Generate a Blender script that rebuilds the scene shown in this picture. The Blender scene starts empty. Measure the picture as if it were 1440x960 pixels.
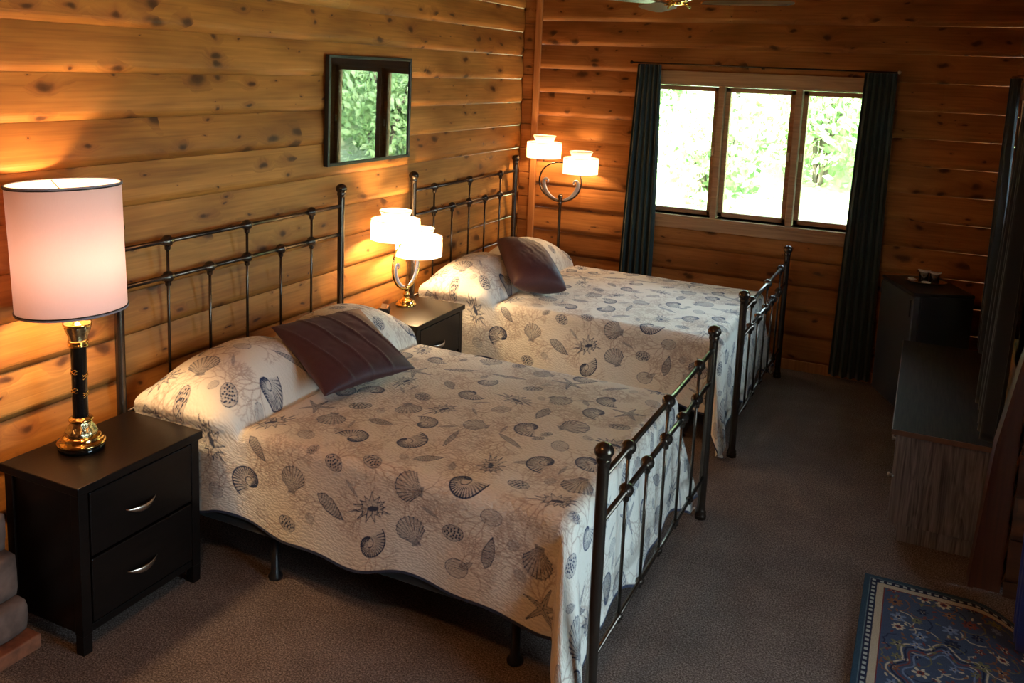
import bpy, bmesh, math, random
import numpy as np
from mathutils import Vector, Matrix
random.seed(7); np.random.seed(7)
S = bpy.context.scene
C = S.collection
PI = math.pi

# ------------------------------------------------------------------ camera
def make_camera():
    cam = bpy.data.cameras.new('camera'); o = bpy.data.objects.new('camera', cam); C.objects.link(o)
    yaw, pitch, roll, f = 0.4354, -0.1539, 0.0402, 1247.6
    sy, cy, cp, sp = math.sin(yaw), math.cos(yaw), math.cos(pitch), math.sin(pitch)
    fwd = Vector((-sy*cp, cy*cp, sp)); right = Vector((cy, sy, 0)); up = right.cross(fwd)
    R = right*math.cos(roll) + up*math.sin(roll); U = -right*math.sin(roll) + up*math.cos(roll)
    m = Matrix((( R.x, U.x, -fwd.x, 2.9937), (R.y, U.y, -fwd.y, -2.5151), (R.z, U.z, -fwd.z, 2.0849), (0, 0, 0, 1)))
    o.matrix_world = m
    cam.sensor_width = 36; cam.lens = f/1440*36
    cam.shift_y = (289.43-480)/1440
    cam.clip_start = .05; cam.clip_end = 200
    S.camera = o
make_camera()

# ------------------------------------------------------------------ light and exposure
vs = S.view_settings
vs.view_transform = 'Standard'; vs.look = 'None'; vs.gamma = 1; vs.use_curve_mapping = False
vs.exposure = 0.0
try: S.display_settings.display_device = 'sRGB'
except Exception: pass
S.cycles.max_bounces = 8; S.cycles.diffuse_bounces = 4; S.cycles.transparent_max_bounces = 16
S.cycles.sample_clamp_indirect = 6
SKY = 17.0
def make_world():
    w = bpy.data.worlds.new('sky'); S.world = w; w.use_nodes = True
    nt = w.node_tree; bg = nt.nodes['Background']
    bg.inputs[0].default_value = (.62, .81, 1.0, 1); bg.inputs[1].default_value = SKY
make_world()
def sun():
    l = bpy.data.lights.new('sun', 'SUN'); l.energy = 55; l.angle = math.radians(1); l.color = (1, .95, .84)
    o = bpy.data.objects.new('sun', l); C.objects.link(o)
    d = Vector((.45, .62, -.72)); o.rotation_euler = d.to_track_quat('-Z', 'Y').to_euler()
sun()
def portal(loc, aim, sx, sy):
    l = bpy.data.lights.new('daylight_portal', 'AREA'); l.shape = 'RECTANGLE'; l.size = sx; l.size_y = sy
    l.cycles.is_portal = True
    o = bpy.data.objects.new('daylight_portal', l); C.objects.link(o); o.location = loc
    o.rotation_euler = Vector(aim).to_track_quat('-Z', 'Z').to_euler()
portal((1.87, 4.17, 1.53), (0, -1, 0), 1.62, 1.0)
portal((3.63, 2.63, 1.53), (-1, 0, 0), 1.08, 1.0)
portal((4.78, -.50, 1.05), (-1, 0, 0), 1.6, 2.0)
def room_lamp():
    # warm lamp light of the part of the room behind the camera
    l = bpy.data.lights.new('ceiling_lamp_light', 'POINT'); l.energy = 34; l.shadow_soft_size = .12; l.color = (1, .54, .21)
    o = bpy.data.objects.new('ceiling_lamp_light', l); C.objects.link(o); o.location = (1.7, -1.4, 2.6)
room_lamp()
def bulb(loc, energy, radius=.03, col=(1, .66, .33)):
    l = bpy.data.lights.new('bulb_light', 'POINT'); l.energy = energy; l.shadow_soft_size = radius; l.color = col
    o = bpy.data.objects.new('bulb_light', l); C.objects.link(o); o.location = loc
    return o

# ------------------------------------------------------------------ material helpers
class NT:
    def __init__(s, name):
        s.m = bpy.data.materials.new(name); s.m.use_nodes = True; s.t = s.m.node_tree
        s.b = s.t.nodes['Principled BSDF']; s.out = s.t.nodes['Material Output']
    def n(s, typ, **kw):
        nd = s.t.nodes.new(typ)
        for k, v in kw.items():
            if k == 'ins':
                for i, x in v.items():
                    if isinstance(x, bpy.types.NodeSocket): s.t.links.new(x, nd.inputs[i])
                    else: nd.inputs[i].default_value = x
            else: setattr(nd, k, v)
        return nd
    def math(s, op, a, b=0.0, c=None):
        ins = {0: a, 1: b}
        if c is not None: ins[2] = c
        return s.n('ShaderNodeMath', operation=op, ins=ins).outputs[0]
    def ramp(s, fac, stops, interp='LINEAR'):
        r = s.n('ShaderNodeValToRGB', ins={0: fac}); cr = r.color_ramp; cr.interpolation = interp
        while len(cr.elements) < len(stops): cr.elements.new(.5)
        for e, (p, c) in zip(cr.elements, stops):
            e.position = p; e.color = (c[0], c[1], c[2], 1) if len(c) == 3 else c
        return r.outputs[0]
    def mix(s, f, a, b, blend='MIX'):
        nd = s.n('ShaderNodeMix', data_type='RGBA', blend_type=blend)
        for i, x in ((0, f), (6, a), (7, b)):
            if isinstance(x, bpy.types.NodeSocket): s.t.links.new(x, nd.inputs[i])
            else: nd.inputs[i].default_value = x if i == 0 else ((x[0], x[1], x[2], 1))
        return nd.outputs[2]
    def set(s, **kw):
        for k, v in kw.items():
            i = s.b.inputs[k.replace('_', ' ')]
            if isinstance(v, bpy.types.NodeSocket): s.t.links.new(v, i)
            elif isinstance(v, tuple) and len(v) == 3: i.default_value = (*v, 1)
            else: i.default_value = v
        return s
    def bump(s, h, strength=.3, dist=.01):
        b = s.n('ShaderNodeBump', ins={'Strength': strength, 'Distance': dist, 'Height': h})
        s.t.links.new(b.outputs[0], s.b.inputs['Normal']); return s
    def obj(s): return s.n('ShaderNodeTexCoord').outputs['Object']

def simple(name, col, rough=.5, metal=0, noise=0.08, nscale=40, bump=0, **kw):
    m = NT(name); o = m.obj()
    nz = m.n('ShaderNodeTexNoise', ins={'Vector': o, 'Scale': nscale, 'Detail': 3.0}).outputs[0]
    c = m.ramp(nz, [(.3, tuple(x*(1-noise) for x in col)), (.7, tuple(min(1, x*(1+noise)) for x in col))])
    m.set(Base_Color=c, Roughness=rough, Metallic=metal, **kw)
    if bump: m.bump(nz, bump, .004)
    return m.m

def wood_wall(name, axis, z0, pitch, base=(.44, .180, .040)):
    """axis: 0 boards run along x, 1 boards run along y. Board to board colour, grain, knots."""
    m = NT(name); o = m.obj()
    sep = m.n('ShaderNodeSeparateXYZ', ins={0: o}); u = sep.outputs[axis]; z = sep.outputs[2]
    k = m.math('DIVIDE', m.math('SUBTRACT', z, z0), pitch)
    idx = m.math('FLOOR', k); fr = m.math('FRACT', k)
    r1 = m.n('ShaderNodeTexWhiteNoise', noise_dimensions='1D', ins={1: idx}).outputs[0]
    uo = m.math('ADD', u, m.math('MULTIPLY', r1, 37.0))
    seg = m.math('FLOOR', m.math('DIVIDE', uo, 2.6))
    r2 = m.n('ShaderNodeTexWhiteNoise', noise_dimensions='2D', ins={0: m.n('ShaderNodeCombineXYZ', ins={0: idx, 1: seg}).outputs[0]}).outputs[0]
    zz = m.math('MULTIPLY', k, pitch)
    v = m.n('ShaderNodeCombineXYZ', ins={0: uo, 1: zz, 2: m.math('MULTIPLY', idx, 3.1)}).outputs[0]
    # knots
    sc = m.n('ShaderNodeVectorMath', operation='MULTIPLY', ins={0: v, 1: (5.4, 11.0, 1.0)}).outputs[0]
    wn = m.n('ShaderNodeTexNoise', ins={'Vector': v, 'Scale': 9.0, 'Detail': 2.0})
    scw = m.n('ShaderNodeVectorMath', operation='ADD', ins={0: sc, 1: m.n('ShaderNodeVectorMath', operation='SCALE', ins={0: wn.outputs[1], 3: .55}).outputs[0]}).outputs[0]
    vor = m.n('ShaderNodeTexVoronoi', feature='F1', voronoi_dimensions='2D', ins={'Vector': scw, 'Scale': 1.0, 'Randomness': 1.0})
    d = vor.outputs['Distance']
    rk = m.n('ShaderNodeSeparateColor', ins={0: vor.outputs['Color']}).outputs[0]
    size = m.math('MULTIPLY', m.math('MAXIMUM', m.math('SUBTRACT', rk, .42), 0.0), .50)
    cl = m.n('ShaderNodeTexNoise', ins={'Vector': v, 'Scale': 1.7, 'Detail': 1.0}).outputs[0]
    size = m.math('MULTIPLY', size, m.ramp(cl, [(.36, (.25, .25, .25)), (.50, (1, 1, 1)), (.66, (1.25, 1.25, 1.25))]))
    kn = m.math('DIVIDE', d, m.math('ADD', size, .0001))
    knot = m.ramp(kn, [(.0, (1, 1, 1)), (.45, (.85, .85, .85)), (.75, (.35, .35, .35)), (1.0, (0, 0, 0))])
    halo = m.ramp(m.math('DIVIDE', d, m.math('ADD', m.math('MULTIPLY', size, 2.6), .0001)), [(.2, (1, 1, 1)), (1, (0, 0, 0))])
    # grain, bending round knots
    gz = m.math('ADD', m.math('MULTIPLY', zz, 70.0), m.math('MULTIPLY', halo, 3.0))
    gv = m.n('ShaderNodeCombineXYZ', ins={0: m.math('MULTIPLY', uo, 2.2), 1: gz, 2: idx}).outputs[0]
    g = m.n('ShaderNodeTexNoise', ins={'Vector': gv, 'Scale': 1.0, 'Detail': 5.0, 'Distortion': .5}).outputs[0]
    big = m.n('ShaderNodeTexNoise', ins={'Vector': m.n('ShaderNodeVectorMath', operation='MULTIPLY', ins={0: v, 1: (1.6, 7, 1)}).outputs[0], 'Scale': 1.0, 'Detail': 3.0}).outputs[0]
    grain = m.ramp(g, [(.25, tuple(x*.74 for x in base)), (.5, base), (.78, (base[0]*1.2, base[1]*1.25, base[2]*1.3))])
    tone = m.ramp(r2, [(0, (.80, .74, .66)), (.5, (1, 1, 1)), (1, (1.0, 1.12, 1.2))])
    c = m.mix(1.0, grain, tone, 'MULTIPLY')
    c = m.mix(1.0, c, m.ramp(big, [(.3, (.62, .56, .50)), (.62, (1.10, 1.10, 1.10))]), 'MULTIPLY')
    c = m.mix(m.math('MULTIPLY', halo, .55), c, (.20, .065, .018))
    c = m.mix(m.math('MULTIPLY', knot, .95), c, (.050, .017, .006))
    m.set(Base_Color=c, Roughness=.5, Specular_IOR_Level=.28)
    m.bump(g, .12, .004)
    return m.m

def veneer(name, c1, c2, axis=2, rough=.45, sc=1.0):
    m = NT(name); o = m.obj()
    st = [26*sc, 26*sc, 26*sc]; st[axis] = 2.0*sc
    v = m.n('ShaderNodeVectorMath', operation='MULTIPLY', ins={0: o, 1: tuple(st)}).outputs[0]
    a = m.n('ShaderNodeTexNoise', ins={'Vector': v, 'Scale': 1.0, 'Detail': 4.0, 'Distortion': 1.6}).outputs[0]
    st2 = [160*sc]*3; st2[axis] = 6*sc
    b = m.n('ShaderNodeTexNoise', ins={'Vector': m.n('ShaderNodeVectorMath', operation='MULTIPLY', ins={0: o, 1: tuple(st2)}).outputs[0], 'Scale': 1.0, 'Detail': 2.0}).outputs[0]
    c = m.ramp(a, [(.32, c1), (.5, c2), (.58, c1), (.75, c2)])
    c = m.mix(.5, c, m.ramp(b, [(.35, c1), (.65, c2)]))
    m.set(Base_Color=c, Roughness=rough).bump(b, .1, .002)
    return m.m

def lowspec(m, v=.25):
    m.node_tree.nodes['Principled BSDF'].inputs['Specular IOR Level'].default_value = v; return m
def fabric(name, col, col2=None, rough=.9, sc=400, translucent=0, sheen=.2, bump=.2):
    m = NT(name); o = m.obj()
    col2 = col2 or tuple(x*.7 for x in col)
    nz = m.n('ShaderNodeTexNoise', ins={'Vector': o, 'Scale': float(sc), 'Detail': 2.0}).outputs[0]
    c = m.ramp(nz, [(.35, col2), (.65, col)])
    m.set(Base_Color=c, Roughness=rough, Sheen_Weight=sheen)
    m.bump(nz, bump, .002)
    if translucent:
        tr = m.n('ShaderNodeBsdfTranslucent', ins={0: c})
        mx = m.n('ShaderNodeMixShader', ins={0: translucent, 1: m.b.outputs[0], 2: tr.outputs[0]})
        m.t.links.new(mx.outputs[0], m.out.inputs[0])
    return m.m

def shade_mat(name, col, tcol, trans=.6, emit=0, ecol=(1, .8, .5)):
    m = NT(name); o = m.obj()
    nz = m.n('ShaderNodeTexNoise', ins={'Vector': m.n('ShaderNodeVectorMath', operation='MULTIPLY', ins={0: o, 1: (300, 300, 60)}).outputs[0], 'Scale': 1.0}).outputs[0]
    c = m.mix(nz, tuple(x*.94 for x in col), col)
    m.set(Base_Color=c, Roughness=.9, Emission_Color=ecol, Emission_Strength=emit)
    tr = m.n('ShaderNodeBsdfTranslucent', ins={0: (*tcol, 1)})
    mx = m.n('ShaderNodeMixShader', ins={0: trans, 1: m.b.outputs[0], 2: tr.outputs[0]})
    m.t.links.new(mx.outputs[0], m.out.inputs[0])
    return m.m

def glass_mat(name):
    m = NT(name)
    nz = m.n('ShaderNodeTexNoise', ins={'Vector': m.obj(), 'Scale': 3.0}).outputs[0]
    gl = m.n('ShaderNodeBsdfGlossy', ins={0: (1, 1, 1, 1), 1: m.math('MULTIPLY', nz, .01)})
    tr = m.n('ShaderNodeBsdfTransparent', ins={0: (.95, .98, .96, 1)})
    fr = m.n('ShaderNodeFresnel', ins={0: 1.5})
    mx = m.n('ShaderNodeMixShader', ins={0: fr.outputs[0], 1: tr.outputs[0], 2: gl.outputs[0]})
    m.t.links.new(mx.outputs[0], m.out.inputs[0])
    return m.m

M = {}
M['wall_l'] = wood_wall('pine_boards_left', 1, -.0185, .1836)
M['wall_b'] = wood_wall('pine_boards_back', 0, .0617, .1847, base=(.36, .135, .036))
M['wall_r'] = wood_wall('pine_boards_right', 1, .0617, .1847, base=(.34, .13, .036))
M['ceil'] = wood_wall('pine_ceiling', 1, 0, 9, base=(.34, .15, .05))
M['trim'] = veneer('window_trim_wood', (.26, .13, .055), (.42, .22, .10), 0, .4, .4)
M['pier'] = veneer('red_pier_wood_shaded', (.045, .010, .003), (.085, .020, .006), 2, .55, .4)  # reddish wood, base colour darkened to stand in for shade on the pier
M['trimv'] = veneer('post_trim_wood', (.36, .13, .04), (.5, .20, .06), 2, .4, .4)
M['black'] = veneer('espresso_laminate', (.0045, .003, .0025), (.008, .005, .004), 1, .32)
M['bronze'] = simple('dark_bronze_metal', (.085, .066, .052), .24, .85, .1, 30)
M['brass'] = simple('polished_brass', (.78, .52, .16), .12, 1, .08, 30)
M['silver_lamp'] = simple('brushed_pewter', (.62, .60, .66), .38, .6, .06, 60)
M['nickel'] = simple('brushed_nickel', (.6, .5, .4), .3, 1, .06, 60)
M['darkcol'] = simple('black_gunmetal_column', (.03, .03, .03), .08, .85, .1, 20)
M['cushion'] = fabric('burgundy_satin', (.062, .016, .019), (.035, .009, .012), .5, 300, 0, .1)
M['curtain'] = fabric('dark_teal_curtain', (.010, .030, .030), (.006, .018, .018), .9, 500, .12)
M['curtain_r'] = fabric('black_blue_curtain', (.008, .012, .018), (.005, .007, .012), .9, 500, .06)
M['bluecurt'] = fabric('royal_blue_curtain', (.02, .05, .34), (.012, .03, .22), .8, 500, .25)
M['mattress'] = fabric('dark_ticking', (.05, .045, .045), None, .9, 300)
M['boxspring'] = fabric('black_box_spring', (.008, .007, .007), None, .95, 300)
M['glass'] = glass_mat('window_glass')
M['whitepaper'] = simple('white_paper', (.8, .8, .82), .7, 0, .03, 100)
M['tray'] = simple('brushed_tray', (.55, .42, .38), .25, .9, .08, 50)
M['fridge'] = simple('black_fridge_enamel', (.018, .02, .024), .3, 0, .15, 300, .2)
M['fridgedoor'] = simple('dark_grey_fridge_door', (.045, .05, .06), .33, 0, .1, 300, .1)
M['dresser'] = veneer('dark_oak_veneer', (.055, .050, .056), (.27, .24, .235), 2, .5, .7)
M['dressertop'] = veneer('dark_oak_top', (.020, .014, .009), (.038, .026, .018), 1, .6)
M['dresseredge'] = simple('oak_edge_band', (.16, .09, .06), .45, 0, .15, 30)
M['blackplastic'] = simple('black_plastic', (.01, .01, .012), .3, 0, .1, 80)
M['frameblack'] = simple('black_picture_frame', (.012, .012, .012), .35, 0, .1, 40)
M['piping'] = simple('lilac_grey_piping', (.30, .29, .36), .8, 0, .1, 200)
M['fanblade'] = veneer('fan_blade_wood', (.07, .05, .035), (.13, .10, .07), 0, .35)

lowspec(M['black'], .22); lowspec(M['wall_b'], .12); lowspec(M['wall_r'], .1); lowspec(M['dressertop'], .08); lowspec(M['fridge'], .25)
# ------------------------------------------------------------------ mesh helpers
def link(name, mesh, mat=None, parent=None, smooth=False):
    o = bpy.data.objects.new(name, mesh); C.objects.link(o)
    if mat is not None:
        for mm in (mat if isinstance(mat, (list, tuple)) else [mat]): mesh.materials.append(mm)
    if smooth: mesh.polygons.foreach_set('use_smooth', [True]*len(mesh.polygons))
    if parent is not None: o.parent = parent
    return o
class MB:
    """collects shapes of ONE part"""
    def __init__(s): s.v = []; s.f = []; s.mi = []; s.sm = []
    def add(s, vs, fs, mi=0, sm=False):
        k = len(s.v); s.v += [tuple(v) for v in vs]
        for f in fs: s.f.append(tuple(i+k for i in f)); s.mi.append(mi); s.sm.append(sm)
        return s
    def box(s, a, b, mi=0, bev=0.0):
        x0, y0, z0 = a; x1, y1, z1 = b
        if bev <= 0:
            vs = [(x, y, z) for x in (x0, x1) for y in (y0, y1) for z in (z0, z1)]
            return s.add(vs, [(0, 1, 3, 2), (4, 6, 7, 5), (0, 4, 5, 1), (2, 3, 7, 6), (0, 2, 6, 4), (1, 5, 7, 3)], mi)
        bm = bmesh.new(); bmesh.ops.create_cube(bm, size=1)
        for v in bm.verts: v.co = Vector(((x0+x1)/2+v.co.x*(x1-x0), (y0+y1)/2+v.co.y*(y1-y0), (z0+z1)/2+v.co.z*(z1-z0)))
        bmesh.ops.bevel(bm, geom=bm.edges[:], offset=bev, segments=2, profile=.5, affect='EDGES')
        bm.verts.index_update()
        s.add([v.co[:] for v in bm.verts], [[v.index for v in f.verts] for f in bm.faces], mi); bm.free(); return s
    def tube(s, pts, r, n=12, mi=0, cap=True, flat=None):
        pts = [Vector(p) for p in pts]; m = len(pts)
        rs = r if isinstance(r, (list, tuple)) else [r]*m
        T = [(pts[min(i+1, m-1)]-pts[max(i-1, 0)]).normalized() for i in range(m)]
        ref = Vector((0, 0, 1)) if abs(T[0].z) < .9 else Vector((1, 0, 0))
        N = (ref-T[0]*ref.dot(T[0])).normalized(); vs = []
        for i in range(m):
            N = (N-T[i]*N.dot(T[i])).normalized(); B = T[i].cross(N)
            for j in range(n):
                a = 2*PI*j/n; e = rs[i]
                f2 = e if flat is None else flat[i]
                vs.append(pts[i]+N*math.cos(a)*e+B*math.sin(a)*f2)
        fs = [(i*n+j, i*n+(j+1) % n, (i+1)*n+(j+1) % n, (i+1)*n+j) for i in range(m-1) for j in range(n)]
        if cap: fs += [tuple(range(n-1, -1, -1)), tuple((m-1)*n+j for j in range(n))]
        return s.add(vs, fs, mi, True)
    def lathe(s, prof, at=(0, 0, 0), n=24, mi=0, axis='z', sm=True, fn=None):
        at = Vector(at); vs = []; m = len(prof)
        for i, (r, h) in enumerate(prof):
            for j in range(n):
                a = 2*PI*j/n; rr = r*(fn(a, h) if fn else 1); x, y = rr*math.cos(a), rr*math.sin(a)
                vs.append(at+(Vector((x, y, h)) if axis == 'z' else Vector((x, h, y)) if axis == 'y' else Vector((h, x, y))))
        fs = []
        for i in range(m-1):
            for j in range(n):
                q = (i*n+j, i*n+(j+1) % n, (i+1)*n+(j+1) % n, (i+1)*n+j)
                fs.append(q if axis != 'y' else q[::-1])
        return s.add(vs, fs, mi, sm)
    def prism(s, poly, a, b, axis=2, mi=0):
        n = len(poly)
        def P(p, h): q = list(p); q.insert(axis, h); return q
        vs = [P(p, a) for p in poly]+[P(p, b) for p in poly]
        fs = [tuple(range(n))[::-1], tuple(range(n, 2*n))]+[(i, (i+1) % n, n+(i+1) % n, n+i) for i in range(n)]
        return s.add(vs, fs, mi)
    def mesh(s, name):
        me = bpy.data.meshes.new(name); me.from_pydata(s.v, [], s.f)
        me.polygons.foreach_set('material_index', s.mi); me.polygons.foreach_set('use_smooth', s.sm)
        bm = bmesh.new(); bm.from_mesh(me); bmesh.ops.recalc_face_normals(bm, faces=bm.faces[:]); bm.to_mesh(me); bm.free()
        me.update(); return me
    def obj(s, name, mat, parent=None): return link(name, s.mesh(name), mat, parent)
def tag(o, label=None, cat=None, group=None, kind=None):
    if label: o['label'] = label
    if cat: o['category'] = cat
    if group: o['group'] = group
    if kind: o['kind'] = kind
    return o
def thing(name, label, cat, loc=(0, 0, 0), rz=0, group=None):
    o = bpy.data.objects.new(name, None); C.objects.link(o); o.location = loc; o.rotation_euler = (0, 0, rz)
    o.empty_display_size = .1
    return tag(o, label, cat, group)
def struct(name, mb, mat): return tag(mb.obj(name, mat), kind='structure')
def copy_tree(o, parent=None):
    c = o.copy(); C.objects.link(c)
    if parent is not None: c.parent = parent
    for ch in list(o.children): copy_tree(ch, c)
    return c
def gridmesh(name, X, Y, Z, smooth=True):
    """fast grid from 2-D coordinate arrays"""
    n, m = X.shape; me = bpy.data.meshes.new(name)
    co = np.stack([X, Y, Z], -1).reshape(-1, 3).astype(np.float32)
    i = np.arange(n*m).reshape(n, m)
    q = np.stack([i[:-1, :-1], i[1:, :-1], i[1:, 1:], i[:-1, 1:]], -1).reshape(-1)
    nf = (n-1)*(m-1)
    me.vertices.add(n*m); me.vertices.foreach_set('co', co.reshape(-1))
    me.loops.add(nf*4); me.loops.foreach_set('vertex_index', q.astype(np.int32))
    me.polygons.add(nf); me.polygons.foreach_set('loop_start', np.arange(0, nf*4, 4, dtype=np.int32))
    me.update(calc_edges=True)
    if smooth: me.polygons.foreach_set('use_smooth', np.ones(nf, bool))
    return me
def vnoise(x, y, seed=0):
    rs = np.random.RandomState(seed); t = rs.rand(64, 64)
    xi = np.floor(x).astype(int); yi = np.floor(y).astype(int); fx = x-xi; fy = y-yi
    fx = fx*fx*(3-2*fx); fy = fy*fy*(3-2*fy)
    g = lambda a, b: t[a % 64, b % 64]
    return (g(xi, yi)*(1-fx)+g(xi+1, yi)*fx)*(1-fy)+(g(xi, yi+1)*(1-fx)+g(xi+1, yi+1)*fx)*fy-.5

# ------------------------------------------------------------------ room shell
def plank_profile(fr):
    """protrusion of a siding board at height fraction fr (0 bottom, 1 top)"""
    if fr < .20: return .001+.025*math.sin(fr/.20*PI/2)**.8
    return .026-.021*((fr-.20)/.80)**1.5
def siding(name, u0, u1, zb, zt, z0, pitch, put, holes, mat, thick=.12):
    """board wall. put(u, depth, z)->xyz, depth>0 towards the room; holes: (ua, ub, za, zb)"""
    zs = set([zb, zt])
    for h in holes: zs |= {h[2], h[3]}
    k = math.floor((zb-z0)/pitch)
    while z0+k*pitch < zt:
        for fr in (0, .0001, .01, .03, .06, .10, .15, .20, .30, .45, .7, .9, 1.0):
            z = z0+(k+fr)*pitch
            if zb < z < zt: zs.add(z)
        k += 1
    zs = sorted(zs); us = sorted({u0, u1} | {h[0] for h in holes} | {h[1] for h in holes})
    mb = MB()
    def dep(z, up):
        kk = (z-z0)/pitch; fr = kk-math.floor(kk+1e-6)
        fr = max(0, fr)
        if fr < 1e-5 and up: fr = 1.0
        return plank_profile(min(fr, 1))
    for a, b in zip(zs[:-1], zs[1:]):
        for p, q in zip(us[:-1], us[1:]):
            um, zm = (p+q)/2, (a+b)/2
            if any(h[0] < um < h[1] and h[2] < zm < h[3] for h in holes): continue
            mb.add([put(p, dep(a, False), a), put(q, dep(a, False), a), put(q, dep(b, True), b), put(p, dep(b, True), b)], [(0, 1, 2, 3)])
    z2 = sorted({zb, zt} | {h[2] for h in holes} | {h[3] for h in holes})
    for a, b in zip(z2[:-1], z2[1:]):
        for p, q in zip(us[:-1], us[1:]):
            um, zm = (p+q)/2, (a+b)/2
            if any(h[0] < um < h[1] and h[2] < zm < h[3] for h in holes): continue
            mb.add([put(p, -thick, a), put(q, -thick, a), put(q, -thick, b), put(p, -thick, b)], [(0, 1, 2, 3)])
    for (ua, ub, za, zb_) in holes:
        c = [(ua, za), (ub, za), (ub, zb_), (ua, zb_)]
        for (p, q) in zip(c, c[1:]+c[:1]):
            mb.add([put(p[0], .02, p[1]), put(q[0], .02, q[1]), put(q[0], -thick, q[1]), put(p[0], -thick, p[1])], [(0, 1, 2, 3)])
    me = bpy.data.meshes.new(name); me.from_pydata(mb.v, [], mb.f); me.update()
    return tag(link(name, me, mat), kind='structure')
YB, XR, YF, ZC = 4.02, 3.48, -3.7, 2.75
XN, YN = 4.70, 1.47                 # side bay beyond the pier: its outer wall and its end wall
BW = (1.06, 2.68, 1.045, 2.03)      # back window opening x0 x1 z0 z1
RW = (2.10, 3.16, 1.05, 2.03)       # right window opening y0 y1 z0 z1
DR = (-1.30, .30, .0, 2.06)        # glazed door opening
siding('wall_left', YF, YB, 0, ZC, -.0185, .1836, lambda u, d, z: (d-.004, u, z), [], M['wall_l'])
siding('wall_back', 0, XR, 0, ZC, .0617, .1847, lambda u, d, z: (u, YB+.004-d, z), [BW], M['wall_b'])
siding('wall_right', YN+.06, YB, 0, ZC, .0617, .1847, lambda u, d, z: (XR+.004-d, u, z), [RW], M['wall_r'])
siding('wall_bay', YF, YN, 0, ZC, .0617, .1847, lambda u, d, z: (XN+.004-d, u, z), [DR], M['wall_r'])
M['wall_e'] = wood_wall('pine_boards_bay_end_shaded', 0, .0617, .1847, base=(.06, .020, .008))  # same pine boards, shade of the bay end put into a darker base
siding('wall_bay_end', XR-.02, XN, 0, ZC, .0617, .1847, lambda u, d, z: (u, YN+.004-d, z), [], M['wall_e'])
siding('wall_front', 0, XN, 0, ZC, .0617, .1847, lambda u, d, z: (u, YF-.004+d, z), [], M['wall_b'])
struct('ceiling', MB().box((-.15, YF-.15, ZC), (XN+.15, YB+.15, ZC+.1)), M['ceil'])

def carpet_mat():
    m = NT('brown_carpet'); o = m.obj()
    a = m.n('ShaderNodeTexNoise', ins={'Vector': o, 'Scale': 150.0, 'Detail': 4.0, 'Roughness': .8}).outputs[0]
    b = m.n('ShaderNodeTexNoise', ins={'Vector': o, 'Scale': 5.0, 'Detail': 4.0}).outputs[0]
    v = m.n('ShaderNodeTexVoronoi', ins={'Vector': o, 'Scale': 210.0}).outputs['Distance']
    c = m.ramp(a, [(.34, (.035, .024, .018)), (.5, (.165, .118, .100)), (.66, (.38, .30, .26))])
    c = m.mix(1.0, c, m.ramp(b, [(.3, (.82, .82, .82)), (.7, (1.08, 1.08, 1.08))]), 'MULTIPLY')
    m.set(Base_Color=c, Roughness=1.0, Specular_IOR_Level=.05)
    m.bump(m.math('ADD', a, v), .7, .006); return m.m
struct('floor', MB().box((-.15, YF-.15, -.1), (XN+.15, YB+.15, 0)), carpet_mat())

mb = MB()
mb.box((.17, YB-.032, 0), (XR-.03, YB-.02, .075), bev=.003)
struct('baseboard_back', mb, M['trimv'])
struct('baseboard_left', MB().box((.02, YF+.02, 0), (.032, YB-.035, .07), bev=.003), M['trimv'])
# corner: plank filler with its own seams and the lighter vertical strip
mb = MB()
for i in range(15):
    z = -.10+i*.195
    mb.box((.022, YB-.040, max(z, .0)), (.118, YB-.020, min(z+.190, ZC-.002)), bev=.003)
struct('trim_1', mb, M['wall_b'])
struct('trim_2', MB().box((.118, YB-.052, 0), (.165, YB-.018, ZC-.002), bev=.004), M['trimv'])

# ------------------------------------------------------------------ windows
def window(name, put, u0, u1, z0, z1, panes, mat, label_glass=True, casing=.07, reveal=.10):
    """put(u, d, z): d towards the room from the wall plane"""
    def B(mb, ua, ub, da, db, za, zb, bev=.003):
        a = put(ua, da, za); b = put(ub, db, zb)
        mb.box(tuple(min(p, q) for p, q in zip(a, b)), tuple(max(p, q) for p, q in zip(a, b)), bev=bev)
    fr = MB()
    # lining of the opening
    B(fr, u0-.001, u0+.02, -.12, .024, z0, z1); B(fr, u1-.02, u1+.001, -.12, .024, z0, z1)
    B(fr, u0, u1, -.12, .024, z1-.02, z1+.001)
    # casing boards
    B(fr, u0-casing, u1+casing, .022, .046, z1-.01, z1+.085)
    B(fr, u0-casing, u0+.005, .022, .040, z0-.02, z1-.01); B(fr, u1-.005, u1+casing, .022, .040, z0-.02, z1-.01)
    for (a, b), (c, d) in zip(panes[:-1], panes[1:]):
        m0 = (b+c)/2
        B(fr, m0-.022, m0+.022, -.09, .030, z0, z1)
    f = tag(fr.obj(name, mat), kind='structure')
    for (a, b) in panes:
        sa = MB(); w = .034
        B(sa, a-w, a, -.075, -.020, z0+.012, z1-.022); B(sa, b, b+w, -.075, -.020, z0+.012, z1-.022)
        B(sa, a-w, b+w, -.075, -.020, z1-.022-w, z1-.022); B(sa, a-w, b+w, -.075, -.020, z0+.012, z0+.012+w)
        so = sa.obj('sash', M['trim'], f)
        g = MB(); B(g, a-.004, b+.004, -.052, -.048, z0+.042, z1-.052, 0); g.obj('glass_pane', M['glass'], so)
        lt = MB(); um = b+w*.5 if a < 2.0 else a-w*.5
        B(lt, um-.008, um+.008, -.020, -.004, (z0+z1)/2-.03, (z0+z1)/2+.03, .002); lt.obj('sash_latch', M['nickel'], so)
    si = MB(); B(si, u0-.085, u1+.085, -.12, .052, z0-.028, z0, .004); si.obj('window_sill', M['trim'], f)
    ap = MB(); B(ap, u0-.06, u1+.06, .022, .038, z0-.10, z0-.028); ap.obj('apron', M['trim'], f)
    return f
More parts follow.
